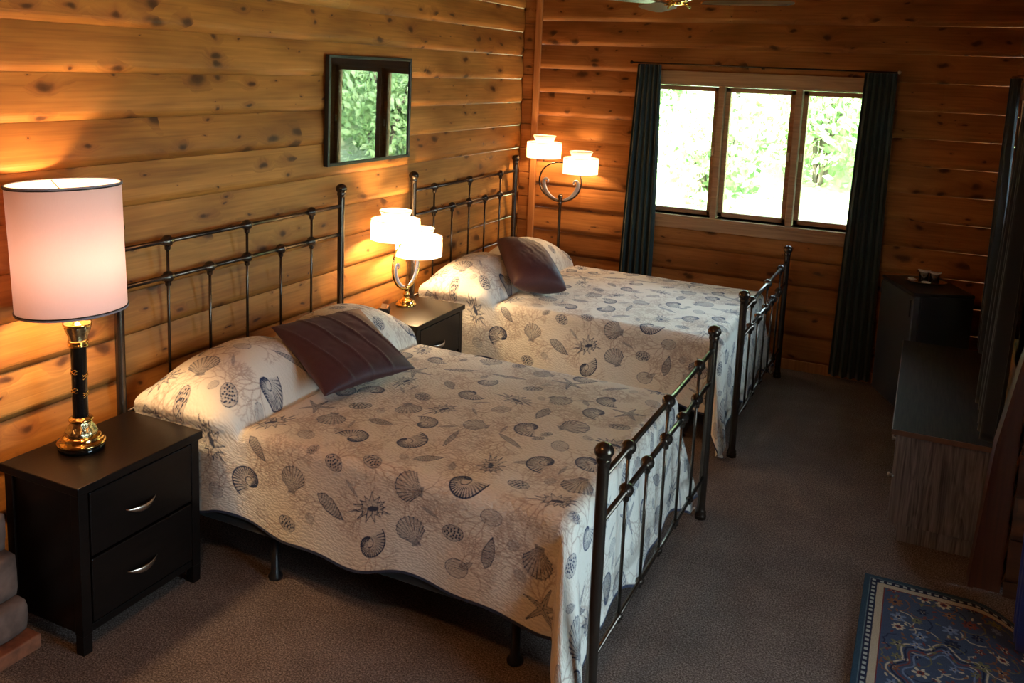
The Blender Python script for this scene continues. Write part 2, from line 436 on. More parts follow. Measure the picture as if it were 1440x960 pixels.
window('window_1', lambda u, d, z: (u, YB-d, z), *BW, [(1.118, 1.545), (1.662, 2.085), (2.205, 2.625)], M['trim'])
window('window_2', lambda u, d, z: (XR-d, u, z), *RW, [(2.155, 2.60), (2.67, 3.11)], M['trim'])
# glazed door, right, mostly out of view
def door():
    f = MB(); y0, y1, z1 = DR[0], DR[1], DR[3]
    for a, b in ((y0, y0+.06), (y1-.06, y1)): f.box((XN-.03, a, 0), (XN+.10, b, z1), bev=.003)
    f.box((XN-.03, y0, z1-.06), (XN+.10, y1, z1), bev=.003)
    f.box((XN-.01, y0+.06, 0), (XN+.10, y1-.06, .03), bev=.003)
    o = tag(f.obj('door_1', M['trimv']), kind='structure')
    ym = (y0+y1)/2
    for a, b in ((y0+.06, ym), (ym, y1-.06)):
        l = MB()
        for p, q in ((a, a+.07), (b-.07, b)): l.box((XN+.03, p, .03), (XN+.07, q, z1-.06), bev=.003)
        l.box((XN+.03, a+.07, .03), (XN+.07, b-.07, .16), bev=.003); l.box((XN+.03, a+.07, z1-.15), (XN+.07, b-.07, z1-.06), bev=.003)
        lo = l.obj('door_leaf', M['trim'], o)
        MB().box((XN+.048, a+.07, .16), (XN+.052, b-.07, z1-.15)).obj('glass_pane', M['glass'], lo)
    MB().tube([(XN+.03, ym-.04, 1.0), (XN-.01, ym-.04, 1.0), (XN-.015, ym-.14, 1.0)], .009).obj('door_handle', M['nickel'], o)
door()
# boarded pier that ends the right wall before the bay, its edge splayed towards the floor
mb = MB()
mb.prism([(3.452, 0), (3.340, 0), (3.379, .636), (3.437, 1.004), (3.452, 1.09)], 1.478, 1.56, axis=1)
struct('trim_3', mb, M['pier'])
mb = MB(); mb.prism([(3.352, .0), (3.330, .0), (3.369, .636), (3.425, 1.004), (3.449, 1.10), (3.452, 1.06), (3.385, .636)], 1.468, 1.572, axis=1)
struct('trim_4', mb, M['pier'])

# ------------------------------------------------------------------ outdoors
def outdoors():
    m = NT('leaf_litter_slope'); o = m.obj()
    v = m.n('ShaderNodeTexVoronoi', ins={'Vector': o, 'Scale': 9.0}); nz = m.n('ShaderNodeTexNoise', ins={'Vector': o, 'Scale': 1.6, 'Detail': 5.0}).outputs[0]
    c = m.mix(nz, m.ramp(v.outputs['Distance'], [(.1, (.20, .28, .10)), (.6, (.55, .65, .38))]), (.60, .60, .42))
    m.set(Base_Color=c, Roughness=.9).bump(nz, 1, .1)
    u, w = np.meshgrid(np.linspace(-16, 16, 90), np.linspace(0, 1, 50), indexing='ij')
    Y = 6.0+w*12; Z = -.6+w*5.2+.5*vnoise(u*.6+9, w*7, 3)+.25*vnoise(u*2+5, w*17, 4); X = u+1
    tag(link('hillside', gridmesh('hillside', X, Y, Z), m.m), kind='structure')
    # second slope beyond the side windows
    tag(link('ground_outside', gridmesh('ground_outside', 5.4+w*14, u, -.75-w*1.0+.5*vnoise(u*.6+2, w*7, 6)), m.m), kind='structure')
    lm = NT('sunlit_leaves'); 
    at = lm.n('ShaderNodeTexNoise', ins={'Vector': lm.obj(), 'Scale': 2.6, 'Detail': 4.0}).outputs[0]
    c = lm.ramp(at, [(.32, (.10, .20, .06)), (.5, (.40, .55, .26)), (.68, (.70, .78, .50))])
    lm.set(Base_Color=c, Roughness=.6)
    tr = lm.n('ShaderNodeBsdfTranslucent', ins={0: c}); mx = lm.n('ShaderNodeMixShader', ins={0: .45, 1: lm.b.outputs[0], 2: tr.outputs[0]})
    lm.t.links.new(mx.outputs[0], lm.out.inputs[0])
    bark = simple('grey_bark', (.14, .11, .08), .9, 0, .3, 20, .5)
    rs = np.random.RandomState(5)
    def shrub(x, y, z, r, h, n, label):
        t = thing('leafy_shrub', label, 'shrub', (x, y, z), 0, 'shrubs on the slope outside the windows')
        cen = rs.normal(0, 1, (n, 3)); cen /= np.linalg.norm(cen, axis=1)[:, None]; cen *= (rs.rand(n, 1)**.45)
        cen = cen*np.array([r, r, h/2])+np.array([0, 0, h*.62]); cen += rs.normal(0, .10, (n, 3))
        a = rs.normal(0, 1, (n, 3)); a /= np.linalg.norm(a, axis=1)[:, None]
        b = np.cross(a, rs.normal(0, 1, (n, 3))); b /= np.linalg.norm(b, axis=1)[:, None]
        s = (.045+.05*rs.rand(n, 1))
        P = np.stack([cen-a*s, cen+b*s*.5, cen+a*s, cen-b*s*.5], 1).reshape(-1, 3)
        me = bpy.data.meshes.new('foliage'); me.from_pydata(P.tolist(), [], np.arange(4*n).reshape(-1, 4).tolist()); me.update()
        link('foliage', me, lm.m, t)
        st = MB()
        for k in range(4):
            an = k*1.6+x; st.tube([(0, 0, -.3), (.1*math.cos(an), .1*math.sin(an), h*.4), (r*.5*math.cos(an), r*.5*math.sin(an), h*.85)], [.04, .03, .012], 6)
        st.obj('stem', bark, t)
    spots = [(-2.6, 8.6, .2, .9, 2.2), (-.9, 9.8, .7, 1.1, 2.6), (.6, 8.3, .1, .8, 1.7), (1.8, 9.2, .5, 1.0, 2.3), (3.2, 8.4, .2, .9, 1.9),
             (-4.6, 10.0, .8, 1.2, 2.6), (-1.6, 7.4, -.3, .7, 1.3), (1.2, 7.2, -.4, .6, 1.1), (2.6, 11., 1.3, 1.3, 2.8), (.2, 11.6, 1.6, 1.3, 3.0), (-2.8, 12., 1.9, 1.4, 2.8), (-5.6, 8.0, 0, .9, 1.8), (4.7, 8.5, .2, .9, 2.1), (5.9, 9.7, .6, 1.1, 2.6), (4.4, 10.4, 1.0, 1.1, 2.4), (7.2, 9.2, .4, 1.1, 2.4), (8.2, 11.4, 1.4, 1.3, 2.8), (6.2, 12.4, 2.0, 1.3, 2.8)]
    for i, (x, y, z, r, h) in enumerate(spots):
        shrub(x, y, z, r, h, int(1500*r*h/1.2), 'sunlit green leafy shrub on the slope outside the triple window')
outdoors()

# ------------------------------------------------------------------ raster drawing for the printed cloth and the rug
class Ras:
    def __init__(s, w, h, px):
        s.px = px; s.nx = int(w/px)+1; s.ny = int(h/px)+1; s.L = {}
    def layer(s, k):
        if k not in s.L: s.L[k] = np.zeros((s.nx, s.ny), np.float32)
        return s.L[k]
    def win(s, x0, x1, y0, y1):
        a = max(0, int(x0/s.px)-2); b = min(s.nx, int(x1/s.px)+3); c = max(0, int(y0/s.px)-2); d = min(s.ny, int(y1/s.px)+3)
        if a >= b or c >= d: return None
        X, Y = np.meshgrid(np.arange(a, b)*s.px, np.arange(c, d)*s.px, indexing='ij'); return a, b, c, d, X, Y
    def stroke(s, k, pts, w0, w1=None, v=1.0):
        w1 = w0 if w1 is None else w1; A = s.layer(k); n = len(pts)-1
        for i in range(n):
            (x0, y0), (x1, y1) = pts[i], pts[i+1]; wa = w0+(w1-w0)*i/n; wb = w0+(w1-w0)*(i+1)/n; m = max(wa, wb)
            W = s.win(min(x0, x1)-m, max(x0, x1)+m, min(y0, y1)-m, max(y0, y1)+m)
            if W is None: continue
            a, b, c, d, X, Y = W; dx, dy = x1-x0, y1-y0; l = dx*dx+dy*dy+1e-12
            t = np.clip(((X-x0)*dx+(Y-y0)*dy)/l, 0, 1); D = np.hypot(X-x0-t*dx, Y-y0-t*dy); ww = wa+(wb-wa)*t
            al = np.clip(.5+(ww/2-D)/s.px, 0, 1)*v
            A[a:b, c:d] = np.maximum(A[a:b, c:d], al)
    def fill(s, k, pts, v=1.0, mode='max'):
        A = s.layer(k); P = np.array(pts); W = s.win(P[:, 0].min(), P[:, 0].max(), P[:, 1].min(), P[:, 1].max())
        if W is None: return
        a, b, c, d, X, Y = W; ins = np.zeros(X.shape, bool); n = len(P)
        for i in range(n):
            x0, y0 = P[i]; x1, y1 = P[(i+1) % n]
            cond = ((y0 > Y) != (y1 > Y)); xx = (x1-x0)*(Y-y0)/((y1-y0) if y1 != y0 else 1e-9)+x0
            ins ^= cond & (X < xx)
        R = A[a:b, c:d]
        A[a:b, c:d] = np.where(ins, np.maximum(R, v) if mode == 'max' else v, R)
def T(cx, cy, rot, s):
    c_, s_ = math.cos(rot), math.sin(rot)
    return lambda p: (cx+s*(p[0]*c_-p[1]*s_), cy+s*(p[0]*s_+p[1]*c_))
def ell(a, b, n=28, cx=0, cy=0): return [(cx+a*math.cos(2*PI*i/n), cy+b*math.sin(2*PI*i/n)) for i in range(n)]
def starfish(r, t, s, rn):
    for i in range(5):
        a = 2*PI*i/5+rn.uniform(-.12, .12); L = rn.uniform(.85, 1.05); bend = rn.uniform(-.2, .2)
        pts = [(q*L*math.cos(a+bend*q), q*L*math.sin(a+bend*q)) for q in np.linspace(0, 1, 7)]
        r.stroke('ink', [t(p) for p in pts], .30*s, .05*s, .45)
        for o in (-1, 1):
            pp = [(x-o*(.15-.13*q)*math.sin(a), y+o*(.15-.13*q)*math.cos(a)) for (x, y), q in zip(pts[1:], np.linspace(.16, 1, 6))]
            r.stroke('ink', [t(p) for p in pp], .035*s, .035*s, .95)
        r.stroke('ink', [t(p) for p in pts], .04*s, .02*s, .9)
def nautilus(r, t, s, rn):
    out = []
    for i in range(60):
        a = i/59*3.4*PI; q = .10*math.exp(.21*a); out.append((q*math.cos(a)-.1, q*math.sin(a)))
    body = out[28:]
    r.fill('ink', [t(p) for p in body], .28)
    r.stroke('ink', [t(p) for p in out], .035*s, .06*s, .95)
    for i in range(28, 59, 1):
        a = i/59*3.4*PI; q1 = .10*math.exp(.21*a); q0 = q1*.42
        p0 = (q0*math.cos(a+.35)-.1, q0*math.sin(a+.35)); p1 = (q1*math.cos(a)-.1, q1*math.sin(a))
        r.stroke('ink', [t(p0), t(((p0[0]+p1[0])/2*1.02, (p0[1]+p1[1])/2*1.02)), t(p1)], .02*s, .075*s, .85)
def scallop(r, t, s, rn):
    out = [(.12*math.cos(PI*1.5), -.9)]
    n = 25
    fan = []
    for i in range(n+1):
        a = math.radians(205-i*230/n); q = .92*(1+.035*(-1)**i); fan.append((q*.98*math.cos(a), q*.82*math.sin(a)+.1))
    poly = [(-.15, -.82)]+fan+[(.15, -.82)]
    r.fill('ink', [t(p) for p in poly], .30); r.stroke('ink', [t(p) for p in poly+[poly[0]]], .04*s, .04*s, .95)
    for i in range(0, n+1, 2): r.stroke('ink', [t((0, -.78)), t(fan[i])], .02*s, .08*s, .8)
    r.fill('ink', [t(p) for p in [(-.35, -.95), (.35, -.95), (.25, -.68), (-.25, -.68)]], .6)
def cowrie(r, t, s, rn):
    r.fill('ink', [t(p) for p in ell(1, .68)], .38); r.stroke('ink', [t(p) for p in ell(1, .68)+[(1, 0)]], .07*s, .07*s, .95)
    for i in range(19):
        a = i*2.4; q = .82*math.sqrt((i+.5)/19); r.fill('ink', [t(p) for p in ell(.095, .085, 10, q*math.cos(a), q*.66*math.sin(a))], .95)
def clam(r, t, s, rn):
    r.fill('ink', [t(p) for p in ell(1, .72)], .30); r.stroke('ink', [t(p) for p in ell(1, .72)+[(1, 0)]], .06*s, .06*s, .9)
    for k in range(1, 5): r.stroke('ink', [t(p) for p in [(-.1+(1-.18*k)*math.cos(a), -.1*k+(.72-.12*k)*math.sin(a)) for a in np.linspace(.1, PI-.1, 10)]], .05*s, .05*s, .75)
def cone(r, t, s, rn):
    out = [(-1.1, 0), (-.7, .38), (-.1, .48), (.5, .30), (1.15, .02), (.5, -.30), (-.1, -.42), (-.7, -.32)]
    r.fill('ink', [t(p) for p in out], .42); r.stroke('ink', [t(p) for p in out+[out[0]]], .06*s, .06*s, .95)
    for x in np.linspace(-.8, .9, 11):
        h = .42*(1-abs(x-.0)**1.6*.75); r.stroke('ink', [t((x, -h)), t((x+.08, 0)), t((x, h))], .06*s, .06*s, .8)
def auger(r, t, s, rn):
    out = [(-1.3, .02), (-.8, .16), (.0, .24), (.7, .17), (1.35, .02), (.7, -.16), (.0, -.22), (-.8, -.14)]
    r.fill('ink', [t(p) for p in out], .45); r.stroke('ink', [t(p) for p in out+[out[0]]], .05*s, .05*s, .9)
    for x in np.linspace(-1, 1, 12):
        h = .22*(1-abs(x)**1.5*.7); r.stroke('ink', [t((x-.05, -h)), t((x+.06, h))], .05*s, .05*s, .85)
def murex(r, t, s, rn):
    out = []
    for i in range(26):
        a = 2*PI*i/26; q = (.48 if i % 2 else rn.uniform(.72, 1.15)); out.append((q*math.cos(a)*1.1, q*math.sin(a)*.72))
    r.fill('ink', [t(p) for p in out], .30); r.stroke('ink', [t(p) for p in out+[out[0]]], .045*s, .045*s, .9)
    for k in range(5):
        a = -.6+k*.3; r.stroke('ink', [t((a, -.35)), t((a+.12, 0)), t((a, .38))], .09*s, .03*s, .75)
    r.fill('ink', [t(p) for p in ell(.35, .14, 16, .1, -.05)], .8)
    r.stroke('ink', [t((-.9, -.1)), t((-1.5, -.25))], .12*s, .03*s, .7)
def coral(r, x, y, a, L, w, depth, rn, key='tan'):
    if depth == 0 or L < .008: return
    x1, y1 = x+L*math.cos(a), y+L*math.sin(a)
    xm, ym = (x+x1)/2+rn.uniform(-.1, .1)*L, (y+y1)/2+rn.uniform(-.1, .1)*L
    r.stroke(key, [(x, y), (xm, ym), (x1, y1)], w, w*.8, .85)
    for k in range(2 if rn.random() < .8 else 3):
        coral(r, x1, y1, a+rn.uniform(.25, .7)*(1 if k % 2 else -1), L*rn.uniform(.68, .88), w*.82, depth-1, rn, key)

# ------------------------------------------------------------------ beds
HEADX, FOOTX, BWID = 0.0, 2.11, 1.50
HZ = dict(hft=1.376, ht=1.2905, hl=1.132, hb=.60, fft=.910, ft=.834, fl=.6795, fb=.2104)
JT = [.1733, .3367, .5, .6633, .8267]
def finial_prof(): return [(0, .040), (.010, .039), (.024, .031), (.031, .018), (.032, .008), (.027, -.003), (.022, -.008), (.024, -.013), (.024, -.024), (.0205, -.028), (.0205, -.040)]
def make_bed():
    t = thing('metal_bed', 'x', 'bed')
    def post(x, y, top, foot):
        mb = MB(); mb.lathe([(.0, 0), (.027, 0), (.027, .018), (.023, .024), (.026, .032), (.020, .045), (.0195, .06), (.0195, top-.03)], (x, y, 0), 20)
        o = mb.obj('bed_post', M['bronze'], t)
        f = MB(); f.lathe([(r*1.0, h) for r, h in finial_prof()][::-1], (x, y, top), 20); f.obj('finial', M['bronze'], o)
    def rail(name, x, z, r, y0=0, y1=BWID):
        MB().tube([(x, y0+.018, z), (x, y1-.018, z)], r, 12).obj(name, M['bronze'], t)
    jm = MB()
    jm.lathe([(0, -.032), (.013, -.032), (.013, -.026), (.015, -.022), (.0245, -.010), (.0265, 0), (.0245, .010), (.015, .022), (.013, .026), (.013, .032), (0, .032)], (0, 0, 0), 16, axis='y')
    jm.lathe([(.010, -.040), (.013, -.034), (.013, -.01)], (0, 0, 0), 12)
    jmesh = jm.mesh('rail_joint'); jmesh.materials.append(M['bronze'])
    def joint(x, y, z, s=1.0):
        o = link('rail_joint', jmesh, None, t); o.location = (x, y, z); o.scale = (s, s, s)
    for x, zt, zl, zb, zf in ((HEADX, HZ['ht'], HZ['hl'], HZ['hb'], HZ['hft']), (FOOTX, HZ['ft'], HZ['fl'], HZ['fb'], HZ['fft'])):
        post(x, 0, zf, x > 1); post(x, BWID, zf, x > 1)
        rail('top_rail', x, zt, .0105); rail('middle_rail', x, zl, .0105); rail('bottom_rail', x, zb, .0085)
        for i, q in enumerate(JT):
            y = q*BWID; full = i in (0, 2, 4)
            MB().tube([(x, y, zb), (x, y, zt if full else zl)], .0065, 10).obj('spindle', M['bronze'], t)
            if full: joint(x, y, zt)
            joint(x, y, zl); joint(x, y, zb, .62)
    for y in (.095, BWID-.095):
        MB().box((.0, y-.012, .20), (1.975, y+.012, .235), bev=.003).obj('side_rail', M['boxspring'], t)
    for x, y in ((1.02, .75), (1.78, .13), (1.78, BWID-.13), (.7, .13)):
        MB().lathe([(0, 0), (.028, 0), (.030, .012), (.018, .03), (.015, .19), (0, .19)], (x, y, 0), 16).obj('support_leg', M['blackplastic'], t)
    MB().box((.05, .075, .236), (1.985, BWID-.075, .40), bev=.02).obj('box_spring', M['boxspring'], t)
    MB().box((.05, .075, .401), (1.985, BWID-.075, .600), bev=.04).obj('mattress', M['mattress'], t)
    return t
bed = make_bed()
bed.location = (.07, 0, 0); bed.rotation_euler.z = -.0066
tag(bed, 'dark metal bed with ball-topped posts, nearest the camera beside the tall pink lamp', 'bed')
bed2 = copy_tree(bed); bed2.location = (.068, 2.283, 0); bed2.rotation_euler.z = -.0093
tag(bed2, 'dark metal bed with ball-topped posts in the far corner by the window and floor lamp', 'bed')
for b in (bed, bed2): b['group'] = 'matching metal beds'

# --- printed bedspread
A0, LEN, DS, DF = .035, 1.985, .44, .56       # start, mattress end, side and foot drops (cloth lengths from rounding line)
RC = .055
TOP = .628
def pillow_h(x, y):
    out = np.zeros_like(x)
    for cy, ay in ((.40, .44), (1.13, .41)):
        u = np.clip(np.abs((y-cy)/ay), 0, 1); v = np.clip(np.abs((x-.285)/.275), 0, 1)
        h = .205*(1-u**2.2)**.80*(1-v**2.4)**.70
        out = np.maximum(out, h)
    return out
def smooth(a, b, x):
    t = np.clip((x-a)/(b-a), 0, 1); return t*t*(3-2*t)
def quilt_surface(a, b):
    """a: cloth distance along the bed, b: across, 0..W between mattress edges"""
    W = BWID-.15; y_near = .075; y_far = BWID-.075
    head = 1-smooth(.45, .62, a)
    shift = .035*head                                   # pillows push the spread outwards
    e0 = y_near+RC-shift; e1 = y_far-RC+shift; ef = LEN-RC+.01
    y = y_near+b
    da = np.maximum(0, a-ef)
    dbn = np.maximum(0, e0-y); dbf = np.maximum(0, y-e1); db = dbn+dbf; sg = np.where(dbn > 0, -1.0, 1.0)
    r = np.hypot(da, db); th = np.arctan2(db, da+1e-9)
    q = RC*PI/2
    corner = np.sin(2*th)**2*(r > 0)
    side = (th > .8)
    xx = np.minimum(a, ef); yy = np.clip(y, e0, e1)
    dep = np.maximum(0, r-q)
    wave_s = np.sin(xx*8.5+sg*1.3)*.5+np.sin(xx*15.0+1.0)*.3
    wave_f = np.sin(yy*9.5+.7)*.5+np.sin(yy*17+2)*.35
    wav = np.where(th > PI/4, wave_s*np.sin(th)**4, wave_f*np.cos(th)**4)
    hemw = .5*np.sin(xx*7.3+.4)+.35*np.sin(xx*16.1+2)+(.5*np.sin(yy*8.3+.9)+.3*np.sin(yy*18+.3))*(th < PI/4)
    dep = dep*(1+.115*hemw)
    flare = (.05+.05*wav)*(1-.75*head*(sg < 0))+.36*corner
    flare = np.where(th < PI/4, flare*.65+.02, flare)
    hor = np.where(r < q, RC*np.sin(np.minimum(r/RC, PI/2)), RC+flare*dep)
    dz = np.where(r < q, RC*(1-np.cos(np.minimum(r/RC, PI/2))), RC+dep*np.sqrt(np.maximum(.3, 1-flare**2)))
    thc = th+.34*corner                                   # corner fold leans to the side
    x = xx+hor*np.cos(thc); y = yy+sg*hor*np.sin(thc)
    crown = .012*np.sin(np.clip((yy-e0)/(e1-e0), 0, 1)*PI)
    z = TOP+crown-dz
    pil = pillow_h(xx, yy+sg*np.minimum(hor, RC)*np.sin(th))*np.exp(-(dz/.06)**2)
    z = z+pil
    z = z-.012*np.exp(-((xx-.575)/.018)**2)*(r < .08)
    z = z+.006*vnoise(x*5+3, y*5+1, 11)+.004*vnoise(x*13+3, y*13+1, 12)
    # bulge of the pillow ends over the mattress edge
    y = np.where((r > 0), y+sg*.03*head*np.exp(-((z-.665)/.05)**2), y)
    lim = 2.083
    ins = smooth(-.075, -.02, y)*(1-smooth(BWID+.02, BWID+.075, y))
    x = np.where(x > lim-.02, x-ins*np.maximum(0, x-(lim-.02))*.95, x)
    # keep clear of the foot posts
    for py in (0, BWID):
        dx = x-FOOTX; dy = y-py; dd = np.hypot(dx, dy)+1e-6; k = np.maximum(0, .032-dd)
        x = x+dx/dd*k; y = y+dy/dd*k
    z = np.maximum(z, .012)
    return x, y, z
def quilt_print(w, h):
    px = .0022; r = Ras(w, h, px); rn = random.Random(21)
    r.layer('ink'); r.layer('tan')
    kinds = [(nautilus, .088), (starfish, .082), (cowrie, .044), (scallop, .066), (auger, .058), (murex, .072), (clam, .042), (cone, .056), (nautilus, .080), (scallop, .062)]
    seq = 0
    step = .178; nx = int(w/step)+1; ny = int(h/step)+1
    for i in range(nx):
        for j in range(ny):
            cx = (i+.5+rn.uniform(-.2, .2))*step; cy = (j+.5+(.5 if i % 2 else 0)+rn.uniform(-.2, .2))*step
            # coral sprig behind
            a0 = rn.uniform(0, 2*PI)
            for k in range(3 if rn.random() < .55 else 2):
                coral(r, cx+.02*math.cos(a0), cy+.02*math.sin(a0), a0+k*.6-.4, rn.uniform(.036, .050), .0046, 6, rn)
            f, s = kinds[(i*3+j*7+rn.randint(0, 2)) % len(kinds)]
            s *= rn.uniform(.9, 1.15); rot = rn.uniform(0, 2*PI)
            f(r, T(cx, cy, rot, s), s, rn)
            if rn.random() < .55:
                f, s = rn.choice([(clam, .024), (auger, .030), (cowrie, .026), (cone, .030)])
                f(r, T(cx+rn.choice([-1, 1])*.09, cy+rn.choice([-1, 1])*.075, rn.uniform(0, 6), s), s, rn)
    return r
def make_quilt():
    st = .0033
    aw = LEN-RC+.01-A0+DF; W = BWID-.15
    b0 = RC-DS; b1 = W-RC+DS
    a = np.arange(A0, A0+aw, st); b = np.arange(b0, b1, st)
    Af, Bf = np.meshgrid(a, b, indexing='ij')
    X, Y, Z = quilt_surface(Af, Bf)
    # scalloped hem: pull the last centimetres up a little
    ras = quilt_print(a[-1]-A0+.01, b[-1]-b0+.01)
    ii = np.clip(((Af-A0)/ras.px), 0, ras.nx-2); jj = np.clip(((Bf-b0)/ras.px), 0, ras.ny-2)
    i0 = ii.astype(int); j0 = jj.astype(int); fi = ii-i0; fj = jj-j0
    def samp(L): return (L[i0, j0]*(1-fi)+L[i0+1, j0]*fi)*(1-fj)+(L[i0, j0+1]*(1-fi)+L[i0+1, j0+1]*fi)*fj
    ink, tan = samp(ras.L['ink']), samp(ras.L['tan'])
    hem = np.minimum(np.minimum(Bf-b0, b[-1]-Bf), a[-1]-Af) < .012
    me = gridmesh('bedspread', X, Y, Z)
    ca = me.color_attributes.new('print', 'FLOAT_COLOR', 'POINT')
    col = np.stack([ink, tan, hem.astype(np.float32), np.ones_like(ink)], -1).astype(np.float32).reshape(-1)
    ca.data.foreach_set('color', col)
    uv = me.uv_layers.new(name='cloth')
    li = np.empty(len(me.loops), np.int32); me.loops.foreach_get('vertex_index', li)
    U = np.stack([Af.reshape(-1), Bf.reshape(-1)], -1)[li].astype(np.float32)
    uv.data.foreach_set('uv', U.reshape(-1))
    m = NT('seashell_quilt')
    at = m.n('ShaderNodeAttribute', attribute_name='print'); sp = m.n('ShaderNodeSeparateColor', ins={0: at.outputs['Color']})
    uvn = m.n('ShaderNodeUVMap', uv_map='cloth').outputs[0]
    fine = m.n('ShaderNodeTexNoise', ins={'Vector': uvn, 'Scale': 160.0, 'Detail': 2.0}).outputs[0]
    ground = m.mix(fine, (.76, .70, .60), (.81, .755, .66))
    c = m.mix(m.math('MULTIPLY', sp.outputs[1], .85), ground, (.34, .22, .16))
    c = m.mix(m.math('MINIMUM', m.math('MULTIPLY', m.math('POWER', sp.outputs[0], 1.45), 1.35), 1.0), c, (.022, .036, .085))
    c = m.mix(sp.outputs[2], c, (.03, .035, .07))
    wv = m.n('ShaderNodeVectorMath', operation='MULTIPLY', ins={0: uvn, 1: (62, 120, 1)}).outputs[0]
    wn = m.n('ShaderNodeTexNoise', ins={'Vector': uvn, 'Scale': 22.0, 'Detail': 2.0}).outputs[1]
    wv2 = m.n('ShaderNodeVectorMath', operation='ADD', ins={0: wv, 1: m.n('ShaderNodeVectorMath', operation='SCALE', ins={0: wn, 3: 2.2}).outputs[0]}).outputs[0]
    vo = m.n('ShaderNodeTexVoronoi', feature='SMOOTH_F1', voronoi_dimensions='2D', ins={'Vector': wv2, 'Scale': 1.0, 'Smoothness': .6}).outputs['Distance']
    m.set(Base_Color=c, Roughness=.85, Sheen_Weight=.15, Specular_IOR_Level=.2)
    m.bump(m.math('SUBTRACT', 1.0, vo), .38, .006)
    o = link('bedspread', me, m.m)
    return o
quilt = make_quilt()
quilt.location = bed.location; quilt.rotation_euler = bed.rotation_euler
tag(quilt, 'cream seashell-print bedspread on the near bed, covering its two pillows', 'bedspread', 'seashell bedspreads')
q2 = quilt.copy(); C.objects.link(q2); q2.location = bed2.location; q2.rotation_euler = bed2.rotation_euler
tag(q2, 'cream seashell-print bedspread on the far bed below the window', 'bedspread')

# --- cushions
def cushion_mesh(w, th, pleats):
    n = 70; u, v = np.meshgrid(np.linspace(-1, 1, n), np.linspace(-1, 1, n), indexing='ij')
    def surf(sg):
        e = (1-np.abs(u)**2.6)*(1-np.abs(v)**2.6); e = np.maximum(e, 0)**(.55 if pleats else .42)
        pin = 1-(.07 if pleats else .0)*(1-np.abs(u*v))*(np.maximum(np.abs(u), np.abs(v))**3)
        x = u*w/2*pin; y = v*w/2*pin
        d = (u+v*.35)*3.2
        ridge = np.zeros_like(u)
        if pleats:
            for c_ in (-.62, -.2, .22, .64):
                ridge += np.exp(-((u*.92+v*.28-c_)/.022)**2)*.007
        z = sg*(th/2*e)+sg*ridge*np.minimum(1, e*2)+.006*vnoise(u*3+5, v*3+2, 8)*e+.004*vnoise(u*9+5, v*9+2, 9)*e
        return x, y, z
    mb = MB()
    for sg in (1, -1):
        x, y, z = surf(sg); vs = np.stack([x, y, z], -1).reshape(-1, 3).tolist()
        fs = []
        for i in range(n-1):
            for j in range(n-1):
                q = (i*n+j, (i+1)*n+j, (i+1)*n+j+1, i*n+j+1); fs.append(q if sg > 0 else q[::-1])
        mb.add(vs, fs, 0, True)
    me = mb.mesh('throw_cushion')
    bm = bmesh.new(); bm.from_mesh(me); bmesh.ops.remove_doubles(bm, verts=bm.verts[:], dist=1e-4); bm.to_mesh(me); bm.free()
    return me
def map_cushion(me, w, pl, pt, pr, pb):
    P = [np.array(p) for p in (pl, pt, pr, pb)]; c = sum(P)/4; P = [c+(p-c)*1.05 for p in P]
    nrm = np.cross(P[2]-P[0], P[1]-P[3]); nrm = nrm/np.linalg.norm(nrm); nrm = nrm if nrm[2] > 0 else -nrm
    co = np.empty(len(me.vertices)*3, np.float32); me.vertices.foreach_get('co', co); co = co.reshape(-1, 3)
    u = (co[:, :1]/w+.5); v = (co[:, 1:2]/w+.5); z = co[:, 2:]
    q = (P[3]*(1-u)+P[2]*u)*(1-v)+(P[0]*(1-u)+P[1]*u)*v+nrm*z-c
    me.vertices.foreach_set('co', q.astype(np.float32).reshape(-1)); me.update(); return c, nrm
def place_cushion(pl, pt, pr, pb, w, th, pleats, label, lift):
    """corner points left, top, right, bottom in world space"""
    me = cushion_mesh(w, th, pleats); c, nrm = map_cushion(me, w, pl, pt, pr, pb)
    o = link('throw_cushion', me, M['cushion']); o.location = Vector(c)+Vector(nrm)*lift
    return tag(o, label, 'cushion', 'burgundy throw cushions')
place_cushion((.378, .583, .86), (.520, 1.04, .86), (.936, .874, .69), (.806, .399, .69), .50, .13, True,
              'burgundy square throw cushion with stitched pleats leaning on the near bed pillows', .012)
place_cushion((.40, 2.86, .90), (.66, 3.00, .85), (.99, 2.64, .70), (.70, 2.50, .72), .46, .23, False,
              'plump burgundy throw cushion leaning on the far bed pillows', .012)

